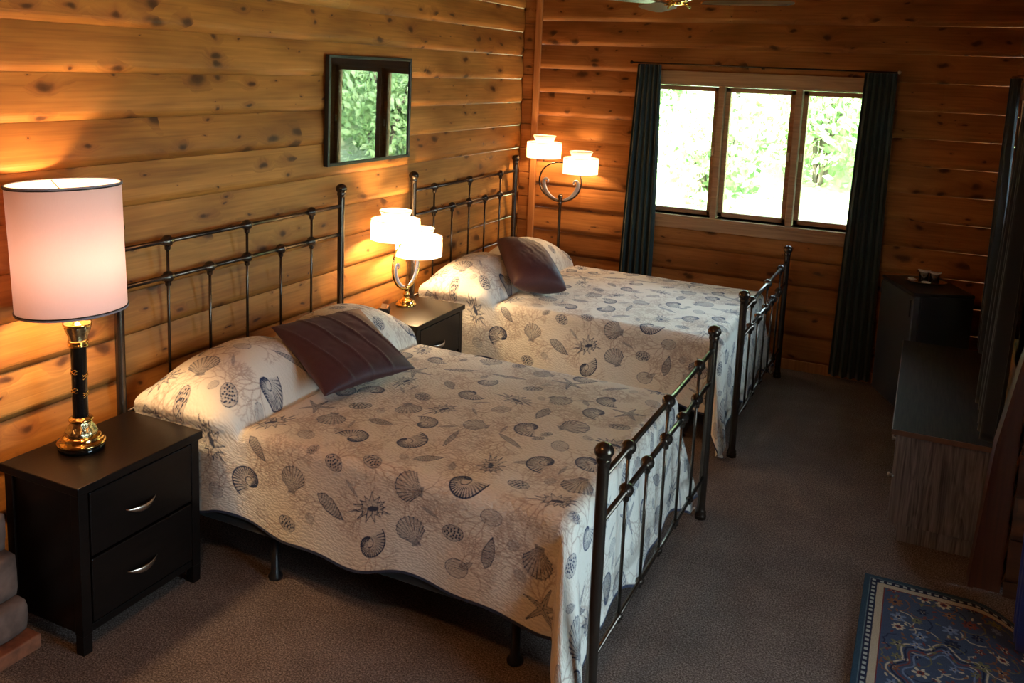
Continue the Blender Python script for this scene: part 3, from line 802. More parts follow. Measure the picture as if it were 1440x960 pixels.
# ------------------------------------------------------------------ nightstands
def make_nightstand():
    # local: x 0..0.40 (front at +x), y 0..0.57
    X, Y, Z = .40, .57, .63
    t = thing('nightstand', 'x', 'nightstand')
    MB().box((0, 0, Z-.032), (X, Y, Z), bev=.004).obj('top', M['black'], t)
    for x in (.012, X-.052):
        for y in (.010, Y-.050):
            mb = MB(); mb.prism([(x+.002, y+.002), (x+.038, y+.002), (x+.038, y+.038), (x+.002, y+.038)], 0, .07)
            mb.box((x, y, .07), (x+.040, y+.040, Z-.032), bev=.003); mb.obj('leg', M['black'], t)
    for y in (.018, Y-.030): MB().box((.052, y, .075), (X-.052, y+.012, Z-.032)).obj('side_panel', M['black'], t)
    MB().box((.014, .050, .075), (.026, Y-.050, Z-.032)).obj('back_panel', M['black'], t)
    MB().box((X-.045, .050, .070), (X-.018, Y-.050, .100), bev=.003).obj('lower_rail', M['black'], t)
    for zc, z0, z1 in ((.455, .355, .590), (.215, .108, .345)):
        d = MB().box((X-.040, .054, z0), (X-.010, Y-.054, z1), bev=.004).obj('drawer', M['black'], t)
        hb = MB(); n = 13; pts = []; rr = []; fl = []
        for i in range(n):
            s = -1+2*i/(n-1); pts.append((X-.010+.020*(1-s*s)+.001, Y/2-.015+s*.068, zc-.006+.012*s*s)); rr.append(max(.0015, .0125*(1-s*s))); fl.append(max(.001, .004*(1-s*s)))
        hb.tube(pts, rr, 10, flat=fl); hb.obj('drawer_handle', M['nickel'], d)
    return t
ns = make_nightstand(); ns.location = (.130, -.585, 0)
tag(ns, 'black two-drawer nightstand under the tall pink-shaded lamp at the left', 'nightstand', 'black nightstands')
ns2 = copy_tree(ns); ns2.location = (.105, 1.640, 0)
tag(ns2, 'black two-drawer nightstand between the two beds', 'nightstand')

# ------------------------------------------------------------------ tall table lamp
def table_lamp():
    x, y, z = .264, -.351, .63
    t = thing('table_lamp', 'tall brass column table lamp with pink drum shade on near nightstand', 'lamp', (x, y, z))
    MB().lathe([(0, 0), (.079, 0), (0.0804, .004), (0.0792, .016), (0.0720, .019)], n=36).obj('foot', M['darkcol'], t)
    MB().lathe([(0.0744, .018), (0.0840, .021), (0.0852, .027), (0.0768, .034), (0.0672, .040), (0.0696, .046), (0.0636, .052), (0.0552, .055), (0.0480, .060)], n=36).obj('base', M['brass'], t)
    leaf = lambda a, h: 1+.07*math.cos(a*9)*math.sin((h-.055)*60)
    MB().lathe([(0.0552, .056), (0.0576, .064), (0.0516, .074), (0.0432, .086), (0.0372, .098), (0.0360, .105)], n=72, fn=leaf).obj('leaf_collar', simple('embossed_brass', (.62, .50, .28), .25, 1, .35, 120, .6), t)
    MB().lathe([(0.0360, .104), (0.0408, .106), (0.0432, .112), (0.0408, .117), (0.0312, .120), (0.0288, .122)], n=30).obj('collar', M['brass'], t)
    MB().lathe([(0.0270, .120), (0.0270, .392)], n=30).obj('column', M['darkcol'], t)
    wr = MB()
    for z0 in (.215, .285):
        for k in range(3):
            pts = [(.0282*math.cos(a), .0282*math.sin(a), z0+k*.006+.012*(a/PI-1)+.003*math.sin(a*7+k*2)) for a in np.linspace(-.3, PI*1.7, 46)]
            wr.tube(pts, .0017, 6)
    wr.obj('engraved_band', M['brass'], t)
    MB().lathe([(0.0264, 0.390), (0.0348, 0.392), (0.0360, 0.397), (0.0312, 0.400), (0.0312, 0.405), (0.0360, 0.408), (0.0360, 0.413), (0.0300, 0.416)], n=30).obj('collar', M['brass'], t)
    lf2 = lambda a, h: 1+.09*math.cos(a*8)*math.sin((h-.41)*40)
    MB().lathe([(0.0300, 0.415), (0.0312, 0.427), (0.0360, 0.442), (0.0420, 0.457), (0.0432, 0.468)], n=64, fn=lf2).obj('capital', simple('embossed_brass_dark', (.50, .42, .25), .28, 1, .35, 120, 0.692), t)
    MB().lathe([(0.0408, 0.466), (0.0492, 0.470), (0.0504, 0.478), (0.0432, 0.484), (0.0144, 0.488), (0.0120, 0.532), (0.0096, 0.542)], n=30).obj('cap', M['brass'], t)
    zb, zt, rb, rt = .528, .985, .186, .190
    sh = MB(); n = 64
    sh.lathe([(rb, zb), (rt*.985, (zb+zt)/2), (rt, zt)][::1], n=n)
    s = sh.obj('lamp_shade', shade_mat('pink_shade_fabric', (.80, .62, .62), (.62, .40, .50), .062), t)
    for zz, rr, th in ((zb, rb, .004), (zt, rt, .004)):
        ring = [(rr*math.cos(a), rr*math.sin(a), zz) for a in np.linspace(0, 2*PI, 65)]
        MB().tube(ring, th, 8, cap=False).obj('shade_piping', M['piping'], s)
        ring = [((rr+.002)*math.cos(a), (rr+.002)*math.sin(a), zz+(.006 if zz < .7 else -.006)) for a in np.linspace(0, 2*PI, 65)]
        MB().tube(ring, .0022, 6, cap=False).obj('shade_piping', M['blackplastic'], s)
    s.rotation_euler = (0, math.radians(-2.6), 0)   # the shade sits slightly crooked
    # shade seam, spider and harp
    a = -2.36
    MB().tube([(rb*math.cos(a)*1.004, rb*math.sin(a)*1.004, zb), (rt*math.cos(a)*.99, rt*math.sin(a)*.99, (zb+zt)/2), (rt*math.cos(a)*1.004, rt*math.sin(a)*1.004, zt)], .0025, 6).obj('shade_seam', M['piping'], s)
    sp = MB()
    for a in (.6, .6+2*PI/3, .6+4*PI/3): sp.tube([(0, 0, zt-.035), (rt*math.cos(a), rt*math.sin(a), zt-.004)], .0018, 6)
    sp.tube([(0, 0, .50)]+[(.05*math.sin(q), 0, .74-.18*math.cos(q)) for q in np.linspace(.3, PI-.1, 10)]+[(0, 0, zt-.03)], .002, 6)
    sp.obj('shade_spider', M['brass'], s)
    MB().lathe([(0, .54), (.013, .545), (.014, .60), (.02, .65), (.030, .69), (.030, .71), (.018, .735), (0, .74)], n=20).obj('light_bulb', bulb_glass(), t)
    b = bulb((x, y, z+.72), 42, .05)
    cd = MB(); cd.tube([(-.062, -.01, .008), (-.09, -.03, .004), (-.12, -.01, .004), (-.137, .04, .006), (-.155, .07, -.02), (-.20, .10, -.25)], .003, 6)
    cd.obj('power_cord', M['blackplastic'], t)
def bulb_glass():
    if 'bulb' in M: return M['bulb']
    m = NT('lit_bulb_glass'); tr = m.n('ShaderNodeBsdfTransparent', ins={0: (1, 1, 1, 1)})
    em = m.n('ShaderNodeEmission', ins={0: (1, .8, .5, 1), 1: 12.0})
    mx = m.n('ShaderNodeMixShader', ins={0: .25, 1: tr.outputs[0], 2: em.outputs[0]}); m.t.links.new(mx.outputs[0], m.out.inputs[0])
    M['bulb'] = m.m; return m.m
table_lamp()

# ------------------------------------------------------------------ twin-arm lamps
def twin_lamp(t, zu, axis, h1, h2, half, metal, scroll, shmat, r=.15, power=14, wz=1.0):
    """zu: height of the U bottom (local), arms spread along axis ('x'/'y'); shade centres at -half (h1) and +half (h2)"""
    def P(u, z, d=0): return (u, d, z) if axis == 'x' else (d, u, z)
    ur = half*.86; uh = .17*wz
    for sg, hz in ((-1, h1), (1, h2)):
        pts = []; rr = []; top = hz-.075; rz = (h1-.085-zu)/2
        if sg < 0:
            for q in np.linspace(0, 1, 26):
                a = q*PI*1.22; pts.append(P(-.10*half-ur*1.32*math.sin(a)+.10*half*(1-q), zu+rz-rz*math.cos(a))); rr.append(.0085-.004*q)
        else:
            for q in np.linspace(0, 1, 16):
                a = q*PI*.5; pts.append(P(half*1.08*math.sin(a), zu+rz-rz*math.cos(a))); rr.append(.0085-.004*q)
            pts.append(P(half*1.06, (zu+rz+top)/2)); pts.append(P(half, top)); rr += [.0045, .0045]
        arm = MB().tube(pts, rr, 10).obj('arm', metal, t)
        # leaf scroll inside the U: flat tapered volute
        sc = []; w = []; fl = []; ex = ur*1.22 if sg < 0 else half*1.02
        for q in np.linspace(0, 1, 20):
            a = (.10+q*.86)*PI*.5
            sc.append(P(sg*(ex-.016)*math.sin(a), zu+.010+rz*.92-(rz*.90)*math.cos(a))); w.append(.003+.014*math.sin(q*PI*.62)); fl.append(.004)
        x_, z_ = sg*(ex-.016), zu+.010+rz*.92
        for q in np.linspace(.12, 1, 12):
            a = q*PI*1.25; rad = .022*(1-.35*q)
            sc.append(P(x_-sg*(.022-rad*math.cos(a)), z_+rad*math.sin(a))); w.append(.0125-.007*q); fl.append(.004)
        MB().tube(sc, w, 10, flat=fl).obj('scroll', scroll, arm)
        # socket + shade + bulb
        if sg < 0: MB().tube([P(-half, zu+2*rz-.004), P(-half, hz-.07)], .0045, 8).obj('stem', metal, arm)
        MB().lathe([(0, hz-.075), (.010, hz-.075), (.014, hz-.065), (.014, hz-.035), (.010, hz-.03), (0, hz-.03)], P(sg*half, 0), 14).obj('socket', metal, arm)
        sh = MB()
        zb, zt = hz-.060, hz+.060
        at = P(sg*half, 0)
        sh.lathe([(r*.99, zb), (r, (zb+zt)/2), (r*.99, zt)], at, 44)
        sh.lathe([(r*.99, zt), (r*.50, zt+.002)], at, 44)
        s = sh.obj('lamp_shade', shmat, arm)
        MB().lathe([(r*.50, zt+.002), (r*.56, zt+.02), (r*.66, zt+.050)], at, 44).obj('shade_collar', shmat, s)
        rg = MB()
        for zz, q in ((zb, r*.99), (zt, r*.99), (zt+.050, r*.66)):
            rg.tube([tuple(np.array(at)+np.array((q*math.cos(a), q*math.sin(a), zz))) for a in np.linspace(0, 2*PI, 45)], .0022, 6, cap=False)
        rg.obj('shade_rim', M['whitetrim'], s)
        MB().lathe([(0, hz-.03), (.012, hz-.027), (.022, hz), (.022, hz+.012), (.012, hz+.03), (0, hz+.033)], at, 16).obj('light_bulb', bulb_glass(), arm)
        w_ = Vector(at)+t.location; bulb((w_.x, w_.y, t.location.z+hz+.005), power, .028)
M['whitetrim'] = fabric('cream_trim', (.85, .80, .68), None, .9, 200)
M['shade_n'] = shade_mat('cream_linen_shade', (.86, .80, .68), (.95, .86, .70), .62)
t = thing('table_lamp', 'brass twin-arm lamp with two glowing white shades on the nightstand between the beds', 'lamp', (.205, 2.001, .63))
MB().lathe([(0, 0), (.062, 0), (.064, .006), (.058, .012), (.050, .018), (.052, .024), (.040, .032), (.022, .042), (.014, .050), (.018, .060), (.022, .068), (.014, .078), (.012, .095), (.018, .100), (.010, .112)], n=36).obj('base', M['brass'], t)
twin_lamp(t, .105, 'y', .49, .345, .135, M['brass'], M['silver_lamp'], M['shade_n'], .145, 28, .9)
t = thing('floor_lamp', 'twin-arm floor lamp with two glowing cream shades in the far corner', 'lamp', (.447, 3.845, 0))
MB().lathe([(0, 0), (.12, 0), (.122, .008), (.11, .016), (.05, .024), (.020, .035), (.014, .06), (.0115, .08), (.0115, 1.04), (.016, 1.05), (.014, 1.07), (.0115, 1.08), (.018, 1.10), (.021, 1.118), (.012, 1.13), (0, 1.133)], n=28).obj('pole', M['bronze'], t)
twin_lamp(t, 1.075, 'x', 1.465, 1.365, .155, M['bronze'], M['silver_lamp'], M['shade_n'], .135, 12, 1.0)
# small alarm clock / phone on the nightstand
t = thing('alarm_clock', 'small black alarm clock lying on the nightstand between the beds', 'clock', (.185, 1.80, .63), .5)
MB().prism([(-.03, 0), (.03, 0), (.022, .028), (-.024, .036)], -.055, .055, axis=1).obj('housing', M['blackplastic'], t)
MB().box((.010, -.03, .0295), (.020, .03, .0325), bev=.001).obj('snooze_bar', M['nickel'], t)

# ------------------------------------------------------------------ picture on the left wall
def picture():
    x0 = .022; y0, y1, z0, z1 = 1.410, 2.222, 1.512, 2.118
    t = thing('framed_picture', 'black-framed picture under reflecting glass on the left wall', 'picture', (x0+.012, (y0+y1)/2, z0))
    t.rotation_euler = (0, .010, -.022)
    oy, oz = (y0+y1)/2, z0
    mb = MB(); w = .018
    for a in ((y0, y0+w, z0, z1), (y1-w, y1, z0, z1), (y0+w, y1-w, z0, z0+w), (y0+w, y1-w, z1-w, z1)):
        mb.box((0, a[0]-oy, a[2]-oz), (.028, a[1]-oy, a[3]-oz), bev=.002)
    mb.obj('frame', M['frameblack'], t)
    m = NT('dark_landscape_print'); o = m.obj()
    nz = m.n('ShaderNodeTexNoise', ins={'Vector': o, 'Scale': 7.0, 'Detail': 6.0}).outputs[0]
    c = m.ramp(nz, [(.35, (.38, .56, .78)), (.6, (.45, .62, .84)), (.75, (.52, .68, .86))])
    m.set(Base_Color=c, Roughness=.6)
    MB().box((.002, y0+w-oy, w), (.012, y1-w-oy, z1-z0-w)).obj('print', m.m, t)
    mt = MB(); k = .05
    for a in ((y0+w, y0+w+k, w, z1-z0-w), (y1-w-k, y1-w, w, z1-z0-w), (y0+w+k, y1-w-k, w, w+k), (y0+w+k, y1-w-k, z1-z0-w-k, z1-z0-w)):
        mt.box((.012, a[0]-oy, a[2]), (.014, a[1]-oy, a[3]))
    mt.obj('mat_board', simple('black_mat', (.014, .016, .018), .7), t)
    g = NT('picture_glass'); fr = g.n('ShaderNodeFresnel', ins={0: 2.3}); gl = g.n('ShaderNodeBsdfGlossy', ins={0: (1, 1, 1, 1), 1: .0})
    tr = g.n('ShaderNodeBsdfTransparent', ins={0: (1, 1, 1, 1)}); mx = g.n('ShaderNodeMixShader', ins={0: fr.outputs[0], 1: tr.outputs[0], 2: gl.outputs[0]})
    g.t.links.new(mx.outputs[0], g.out.inputs[0])
    MB().box((.018, y0+w-oy, w), (.020, y1-w-oy, z1-z0-w)).obj('glass', g.m, t)
picture()

# ------------------------------------------------------------------ curtains
def curtain_mesh(name, top, bot, z1, z0, folds, amp, put, curve=0.0, bulge=0.0):
    n, m = 30*max(4, folds//2), 40
    s, w = np.meshgrid(np.linspace(0, 1, n), np.linspace(0, 1, m), indexing='ij')
    a = top[0]+(bot[0]-top[0])*w; b = top[1]+(bot[1]-top[1])*w
    U = a+(b-a)*s+bulge*np.sin(w*PI)*(s-.5)
    D = amp*(.75+.5*w)*np.sin(s*folds*2*PI+.6*np.sin(w*3))+.3*amp*np.sin(s*folds*5.1+w*2)
    Zz = z1+(z0-z1)*w+curve*s*w
    P = put(U, D, Zz)
    me = gridmesh(name, *P)
    return me
def curtain(name, me, mat, label):
    o = link(name, me, mat); md = o.modifiers.new('thickness', 'SOLIDIFY'); md.thickness = .002; md.offset = 0
    return tag(o, label, 'curtain')
putb = lambda U, D, Z: (U, YB-.095+D*.8, Z)
c1 = curtain('curtain', curtain_mesh('curtain', (.985, 1.162), (.915, 1.185), 2.155, .03, 5, .020, putb, bulge=.02), M['curtain'], 'dark teal curtain hanging at the left side of the triple window'); c1['group'] = 'dark teal window curtains'
c2 = curtain('curtain', curtain_mesh('curtain', (2.565, 2.765), (2.515, 2.785), 2.15, .03, 5, .020, putb), M['curtain'], 'dark teal curtain hanging at the right side of the triple window'); c2['group'] = 'dark teal window curtains'
t = thing('curtain_rod', 'thin dark curtain rod above the triple window', 'curtain rod', (1.86, YB-.095, 2.165))
MB().tube([(-.925, 0, 0), (0, 0, -.006), (.915, 0, -.008)], .0055, 10).obj('rod', M['bronze'], t)
for x in (-.925, .915): MB().lathe([(0, -.012), (.009, -.009), (.012, 0), (.009, .009), (0, .012)], (x, 0, 0 if x < 0 else -.008), 12, axis='x').obj('finial', M['nickel'] if x > 0 else M['bronze'], t)
for x in (-.86, .03, .85):
    MB().box((x-.006, 0, -.020), (x+.006, .072, -.008), bev=.002).obj('bracket', M['bronze'], t)
# window 2 curtains (right wall)
putr = lambda U, D, Z: (XR-.075+D*.8, U, Z)
c3 = curtain('curtain', curtain_mesh('curtain', (3.13, 3.44), (3.10, 3.50), 2.14, .56, 5, .022, putr), M['curtain_r'], 'blue-black curtain on the right wall, far side of the side window')
c4 = curtain('curtain', curtain_mesh('curtain', (1.78, 2.10), (1.66, 2.26), 2.14, .56, 6, .026, lambda U, D, Z: (XR-.085+D-.02*(2.14-Z), U, Z), bulge=.0), M['curtain_r'], 'blue-black curtain falling onto the dresser, near side of the side window')
t = thing('curtain_rod', 'dark curtain rod along the right wall above the side window', 'curtain rod', (XR-.075, 2.62, 2.15))
MB().tube([(0, -.92, 0), (0, .92, 0)], .0055, 10).obj('rod', M['bronze'], t)
for y in (-.9, .9): MB().box((0, y-.006, -.02), (.054, y+.006, -.008), bev=.002).obj('bracket', M['bronze'], t)
c5 = curtain('curtain', curtain_mesh('curtain', (1.16, 1.42), (1.0, 1.235), 2.15, .030, 5, .018, lambda U, D, Z: (3.500+D, U, Z)), M['bluecurt'], 'royal blue curtain hanging beside the wall end, reaching the rug')

# ------------------------------------------------------------------ dresser
def dresser():
    x0, x1, y0, y1, z = 2.975, 3.425, 1.70, 3.27, .54
    t = thing('dresser', 'low dark oak-veneer dresser along the right wall', 'dresser', (x0, y0, 0))
    L, D = y1-y0, x1-x0
    MB().box((.004, .004, z-.024), (D, L, z), bev=.002).obj('top', M['dressertop'], t)
    e = MB(); e.box((0, 0, z-.025), (.004, L, z-.001)); e.box((.004, 0, z-.025), (D, .004, z-.001)); e.obj('edge_band', M['dresseredge'], t)
    for a, b in ((.018, .036), (L-.036, L-.018)): 
        MB().box((.030, a, .085), (D-.01, b, z-.025), bev=.001).obj('side_panel', M['dresser'], t)
    MB().box((.065, .030, 0), (D-.02, L-.03, .085), bev=.002).obj('plinth', M['dresser'], t)
    MB().box((D-.02, .036, .085), (D-.01, L-.036, z-.025)).obj('back_panel', M['dresser'], t)
    for i in range(3):
        a = .04+i*(L-.08)/3; b = a+(L-.08)/3-.008
        for k in range(2):
            za = .095+k*.212; d = MB().box((.022, a, za), (.042, b, za+.204), bev=.003).obj('drawer', M['dresser'], t)
            MB().lathe([(0, -.022), (.011, -.020), (.012, -.014), (.006, -.008), (.006, 0)], (.022, (a+b)/2, za+.11), 14, axis='x').obj('knob', M['nickel'], d)
dresser()
# ------------------------------------------------------------------ mini fridge
def fridge():
    ax, ay = 3.010, 3.355; bx, by = 2.806, 3.815
    rz = math.atan2(by-ay, bx-ax)-PI/2      # local +y runs from the near to the far front corner, local +x to the back
    w = math.hypot(bx-ax, by-ay)
    t = thing('mini_fridge', 'black mini fridge angled in the corner beyond the dresser', 'fridge', (ax, ay, 0), rz)
    H, D = .82, .37
    MB().box((.045, 0, .03), (D, w, H-.022), bev=.006).obj('body', M['fridge'], t)
    MB().box((.0, -.004, H-.022), (D, w+.004, H), bev=.005).obj('top', M['fridge'], t)
    d = MB().box((0, 0, .04), (.042, w, H-.026), bev=.008).obj('door', M['fridgedoor'], t)
    MB().box((-.006, .03, .66), (.004, .042, H-.05), bev=.002).obj('grip', M['blackplastic'], d)
    mb = MB(); mb.tube([(-.004, w-.012, .70), (-.004, w-.012, .78)], .004, 8); mb.obj('hinge', M['blackplastic'], d)
    for x in (.07, D-.04):
        for y in (.05, w-.05): MB().lathe([(0, 0), (.015, 0), (.015, .008), (.009, .012), (.009, .03)], (x, y, 0), 12).obj('foot', M['blackplastic'], t)
fridge()
def tray_set():
    cx, cy, z = 3.07, 3.72, .82
    o = MB(); n = 48
    prof = [(0, 0), (.80, 0), (.95, .006), (1.0, .012), (1.0, .0135), (.94, .009), (.79, .0025), (0, .0025)]
    vs = []; 
    for r, h in prof:
        for j in range(n): a = 2*PI*j/n; vs.append((.125*r*math.cos(a), .085*r*math.sin(a), h))
    o.add(vs, [(i*n+j, i*n+(j+1) % n, (i+1)*n+(j+1) % n, (i+1)*n+j) for i in range(len(prof)-1) for j in range(n)], 0, True)
    tr = o.obj('serving_tray', M['tray']); tr.location = (cx, cy, z); tr.rotation_euler.z = .15
    tag(tr, 'small oval metal tray on top of the mini fridge', 'tray')
    g = NT('tumbler_glass'); g.set(Base_Color=(1, 1, 1), Roughness=.02, Transmission_Weight=1.0, IOR=1.45)
    gm = MB().lathe([(0, .068), (.026, .068), (.028, .066), (.031, .0), (.0295, .0), (.0265, .062), (0, .0635)], n=28).mesh('tumbler'); gm.materials.append(g.m)
    cm = MB(); k = 40; vs = []
    for i, (r, h) in enumerate([(0, .0705), (.6, .0705), (1.0, .0735), (1.04, .067), (1.0, .0695), (.6, .0690), (0, .0690)]):
        for j in range(k):
            a = 2*PI*j/k; rr = .036*r*(1+.04*math.cos(a*10)); vs.append((rr*math.cos(a), rr*math.sin(a), h+(.004*math.cos(2*a) if r > .9 else 0)))
    cm.add(vs, [(i*k+j, i*k+(j+1) % k, (i+1)*k+(j+1) % k, (i+1)*k+j) for i in range(6) for j in range(k)], 0, True)
    capm = cm.mesh('paper_cap'); capm.materials.append(M['whitepaper'])
    for i, (dx, dy, lab) in enumerate(((-.015, .012, 'upturned clear tumbler with white paper cap on the tray, the left one'), (.048, -.010, 'upturned clear tumbler with white paper cap on the tray, the right one'))):
        t = thing('tumbler', lab, 'glass', (cx+dx, cy+dy, z+.0035), 0, 'paper-capped tumblers on the tray')
        link('glass_body', gm, None, t); link('paper_cap', capm, None, t)
    def packet(x, y, w, l, rz, lab):
        p = MB(); N = 10; vs = []; 
        for sg in (1, -1):
            base = len(vs)
            for i in range(N):
                for j in range(N):
                    u, v = -1+2*i/(N-1), -1+2*j/(N-1); vs.append((u*w/2, v*l/2, .007+sg*.006*((1-u**4)*(1-v**4))**.5+.001*math.sin(u*4+v*3)))
        fs = []
        for s in (0, 1):
            for i in range(N-1):
                for j in range(N-1):
                    q = [s*N*N+i*N+j, s*N*N+(i+1)*N+j, s*N*N+(i+1)*N+j+1, s*N*N+i*N+j+1]; fs.append(q if s == 0 else q[::-1])
        p.add(vs, fs, 0, True); po = p.obj('soap_packet', M['whitepaper']); po.location = (x, y, z+.004); po.rotation_euler.z = rz
        tag(po, lab, 'packet', 'white packets on the tray')
    packet(cx-.083, cy+.018, .035, .060, .5, 'small white packet at the left end of the tray')
    packet(cx+.000, cy-.048, .055, .030, -.1, 'small white packet at the front of the tray before the tumblers')
tray_set()

# ------------------------------------------------------------------ rug
def rug():
    w, h, px = 1.10, 1.5, .0022
    r = Ras(w, h, px); rn = random.Random(4)
    N = lambda k: r.layer(k)
    X, Y = np.meshgrid(np.arange(r.nx)*px, np.arange(r.ny)*px, indexing='ij')
    # Y = distance from the far edge, X = distance from the left edge
    d = np.minimum(X, Y)
    field = np.array((.050, .070, .125)); base = np.zeros((r.nx, r.ny, 3)); base[:] = field
    def band(a, b, c): base[(d >= a) & (d < b)] = c
    band(0, .020, (.03, .06, .09)); band(.020, .026, (.10, .14, .17)); band(.026, .052, (.018, .022, .05)); band(.052, .078, (.42, .35, .26)); band(.078, .083, (.16, .03, .03))
    s = np.where(X < Y, Y, X); dash = ((s % .030) < .016) & (d > .032) & (d < .046); base[dash] = (.36, .38, .36)
    cols = dict(cream=(.50, .42, .30), red=(.17, .045, .04), rust=(.20, .085, .04), navy=(.015, .02, .05), lblue=(.14, .19, .30), olive=(.15, .14, .07))
    def flower(cx, cy, s, c1, c2, n=8):
        rot = rn.uniform(0, 1)
        for k in range(n):
            a = rot+2*PI*k/n; r.fill(c1, [T(cx+s*.6*math.cos(a), cy+s*.6*math.sin(a), a, s*.42)(p) for p in ell(1, .55, 12)], .95)
        r.fill(c2, [T(cx, cy, 0, s*.45)(p) for p in ell(1, 1, 14)], 1); r.fill('navy', [T(cx, cy, 0, s*.22)(p) for p in ell(1, 1, 12)], 1)
    def vine(pts, c): 
        q = []
        for i in range(len(pts)-1):
            for k in range(6): f = k/6; q.append((pts[i][0]*(1-f)+pts[i+1][0]*f+.006*math.sin(f*PI), pts[i][1]*(1-f)+pts[i+1][1]*f))
        r.stroke(c, q, .006, .004, .9)
    y = .10
    i = 0
    while y < h:
        for x in np.arange(.125, w, .095):
            xx, yy = x+rn.uniform(-.02, .02), y+rn.uniform(-.02, .02)
            c1, c2 = rn.choice([('cream', 'red'), ('rust', 'cream'), ('navy', 'cream'), ('red', 'cream'), ('lblue', 'cream'), ('olive', 'cream')])
            flower(xx, yy, rn.uniform(.018, .032), c1, c2, rn.choice([5, 6, 8]))
            a = rn.uniform(0, 6); pts = [(xx+.045*math.cos(a+k*.6)*(1+k*.1), yy+.045*math.sin(a+k*.6)*(1+k*.1)) for k in range(5)]
            vine(pts, rn.choice(['cream', 'olive', 'rust', 'navy']))
            for k in range(3):
                b = rn.uniform(0, 6); r.fill(rn.choice(['rust', 'red', 'olive', 'cream']), [T(xx+.048*math.cos(b), yy+.048*math.sin(b), b, .011)(p) for p in ell(1, .45, 10)], .9)
        y += .085; i += 1
    # large medallion
    for k, (rr, c) in enumerate(((.17, 'cream'), (.155, 'navy'), (.14, 'red'), (.12, 'lblue'))):
        pts = [(.30+rr*math.cos(a)*(1+.12*math.cos(8*a)), .62+1.25*rr*math.sin(a)*(1+.12*math.cos(8*a))) for a in np.linspace(0, 2*PI, 90)]
        r.stroke(c, pts, .007, .007, .95)
    inner = (d > .083)
    for k, c in cols.items():
        if k in r.L:
            al = (r.L[k]*inner)[..., None]; base = base*(1-al)+np.array(c)*al
    me = gridmesh('rug', 2.935+X*(1+.0), 1.335-Y, .009+.0012*vnoise(X*90, Y*90, 2)+0*X)
    # far right corner lifts and curls under the curtain
    co = np.empty(len(me.vertices)*3, np.float32); me.vertices.foreach_get('co', co); co = co.reshape(-1, 3)
    k = np.clip(co[:, 0]-3.33, 0, .2); kk = np.clip((co[:, 1]-.6)/.7, 0, 1)
    co[:, 1] -= (4.2*k*k+np.maximum(0, co[:, 0]-3.53)*.5)*kk
    me.vertices.foreach_set('co', co.reshape(-1))
    ca = me.color_attributes.new('weave', 'FLOAT_COLOR', 'POINT')
    ca.data.foreach_set('color', np.concatenate([base, np.ones((r.nx, r.ny, 1))], -1).astype(np.float32).reshape(-1))
    m = NT('oriental_rug'); at = m.n('ShaderNodeAttribute', attribute_name='weave'); o = m.obj()
    nz = m.n('ShaderNodeTexNoise', ins={'Vector': o, 'Scale': 350.0, 'Detail': 2.0}).outputs[0]
    c = m.mix(1.0, at.outputs['Color'], m.ramp(nz, [(.3, (.65, .65, .65)), (.7, (1.3, 1.3, 1.3))]), 'MULTIPLY')
    m.set(Base_Color=c, Roughness=1.0, Specular_IOR_Level=.1).bump(nz, .6, .004)
    ob = link('area_rug', me, m.m); md = ob.modifiers.new('pile', 'SOLIDIFY'); md.thickness = .008; md.offset = -1
    tag(ob, 'blue oriental rug with cream border on the carpet at lower right', 'rug')
rug()

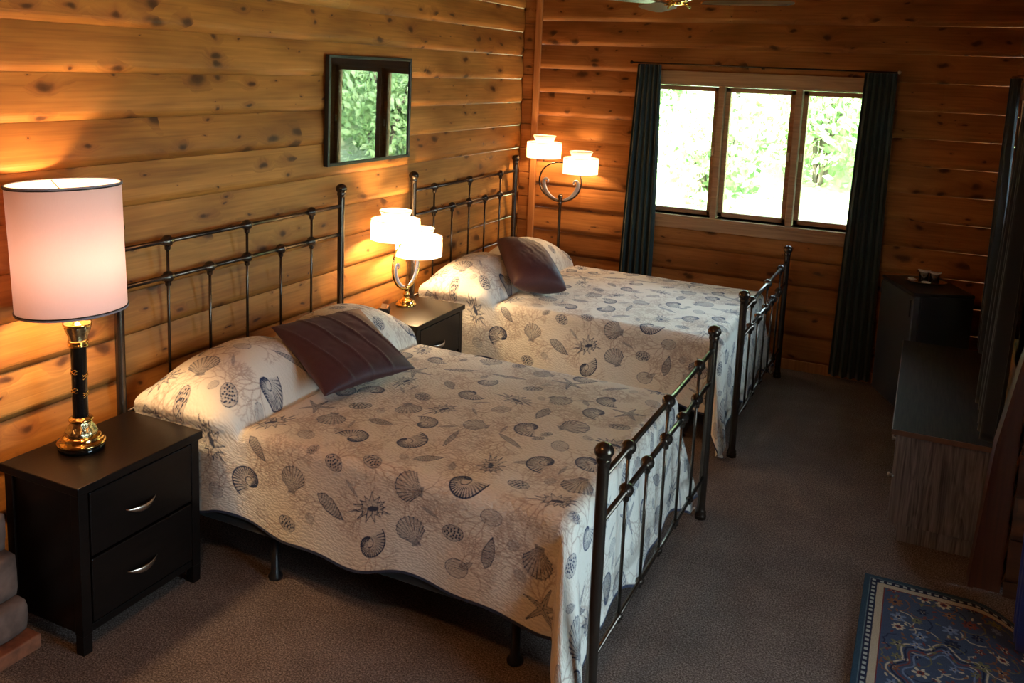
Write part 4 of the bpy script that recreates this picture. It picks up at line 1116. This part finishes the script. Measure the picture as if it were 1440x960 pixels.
# ------------------------------------------------------------------ stone hearth by the left nightstand
def hearth():
    t = thing('stone_hearth', 'rough grey-brown stone hearth on a brick ledge beside the near nightstand', 'hearth', (.0, -.62, 0))
    st = simple('rough_stone', (.15, .085, .062), .95, 0, .45, 14, 1.0)
    rn = random.Random(3); z = .065
    while z < .74:
        h = rn.uniform(.10, .16); y = 0
        x1 = .335-.24*(z/.74)**.8
        while y > -.75:
            wd = rn.uniform(.14, .24)
            mb = MB(); bm = bmesh.new(); bmesh.ops.create_cube(bm, size=1); bmesh.ops.subdivide_edges(bm, edges=bm.edges[:], cuts=4, use_grid_fill=True)
            xe = x1+rn.uniform(-.012, .012)
            for v in bm.verts:
                p = Vector(v.co)*2; n = p.normalized(); k = max(abs(p.x), abs(p.y), abs(p.z)); q = (p*.80+n*.20*1.5)
                q = Vector((max(-1, min(1, q.x)), max(-1, min(1, q.y)), max(-1, min(1, q.z))))
                q += Vector((rn.uniform(-.03, .03), rn.uniform(-.02, .02), rn.uniform(-.02, .02)))
                v.co = Vector((.03+(xe-.03)*(q.x+1)/2, y-wd*(1-(q.y+1)/2)+.0, z+h*(q.z+1)/2))
            bm.verts.index_update()
            mb.add([v.co[:] for v in bm.verts], [[v.index for v in f.verts] for f in bm.faces], 0, True); bm.free()
            mb.obj('stone', st, t); y -= wd+.002
        z += h+.004
    MB().box((.03, -.76, 0), (.345, .015, .055), bev=.006).obj('brick_ledge', simple('red_brick', (.22, .07, .03), .9, 0, .3, 30, .6), t)
hearth()

# ------------------------------------------------------------------ ceiling fan (blade tip and light kit reach into view)
def fan():
    t = thing('ceiling_fan', 'ceiling fan whose blade tip and brass light arm show at the top edge', 'ceiling fan', (1.745, 2.08, ZC))
    MB().lathe([(0, 0), (.07, 0), (.065, -.03), (.02, -.04), (.015, -.15), (.05, -.16), (.11, -.19), (.12, -.25), (.09, -.28), (.04, -.30), (0, -.30)], n=32).obj('motor', M['brass'], t)
    for k in range(3):
        a = math.radians(122+120*k); bm_ = MB(); n = 14; ca, sa = math.cos(a), math.sin(a); vs = []
        out = [(.14, -.045), (.20, -.06), (.50, -.068), (.56, -.055), (.585, -.02), (.585, .02), (.56, .055), (.50, .068), (.20, .06), (.14, .045)]
        for h in (0, .007):
            for (r, s) in out: vs.append((r*ca-s*sa, r*sa+s*ca, -.300+s*.22+h+.0))
        m_ = len(out); fs = [tuple(range(m_))[::-1], tuple(range(m_, 2*m_))]+[(i, (i+1) % m_, m_+(i+1) % m_, m_+i) for i in range(m_)]
        bm_.add(vs, fs); b = bm_.obj('blade', M['fanblade'], t)
        MB().box((-.02, -.015, -.006), (.02, .015, .0)).obj('blade_iron', M['brass'], b).matrix_local = Matrix.Translation((.15*ca, .15*sa, -.296))@Matrix.Rotation(a, 4, 'Z')
    MB().lathe([(.02, -.29), (.040, -.296), (.04, -.305), (.02, -.312), (0, -.313)], n=24).obj('light_fitter', M['brass'], t)
    for k in range(3):
        a = 2.4+k*2*PI/3; ca, sa = math.cos(a), math.sin(a)
        MB().tube([(.0*ca, .0*sa, -.304), (.05*ca, .05*sa, -.308), (.075*ca, .075*sa, -.322)], [.006, .005, .007], 8).obj('light_arm', M['brass'], t)
fan()
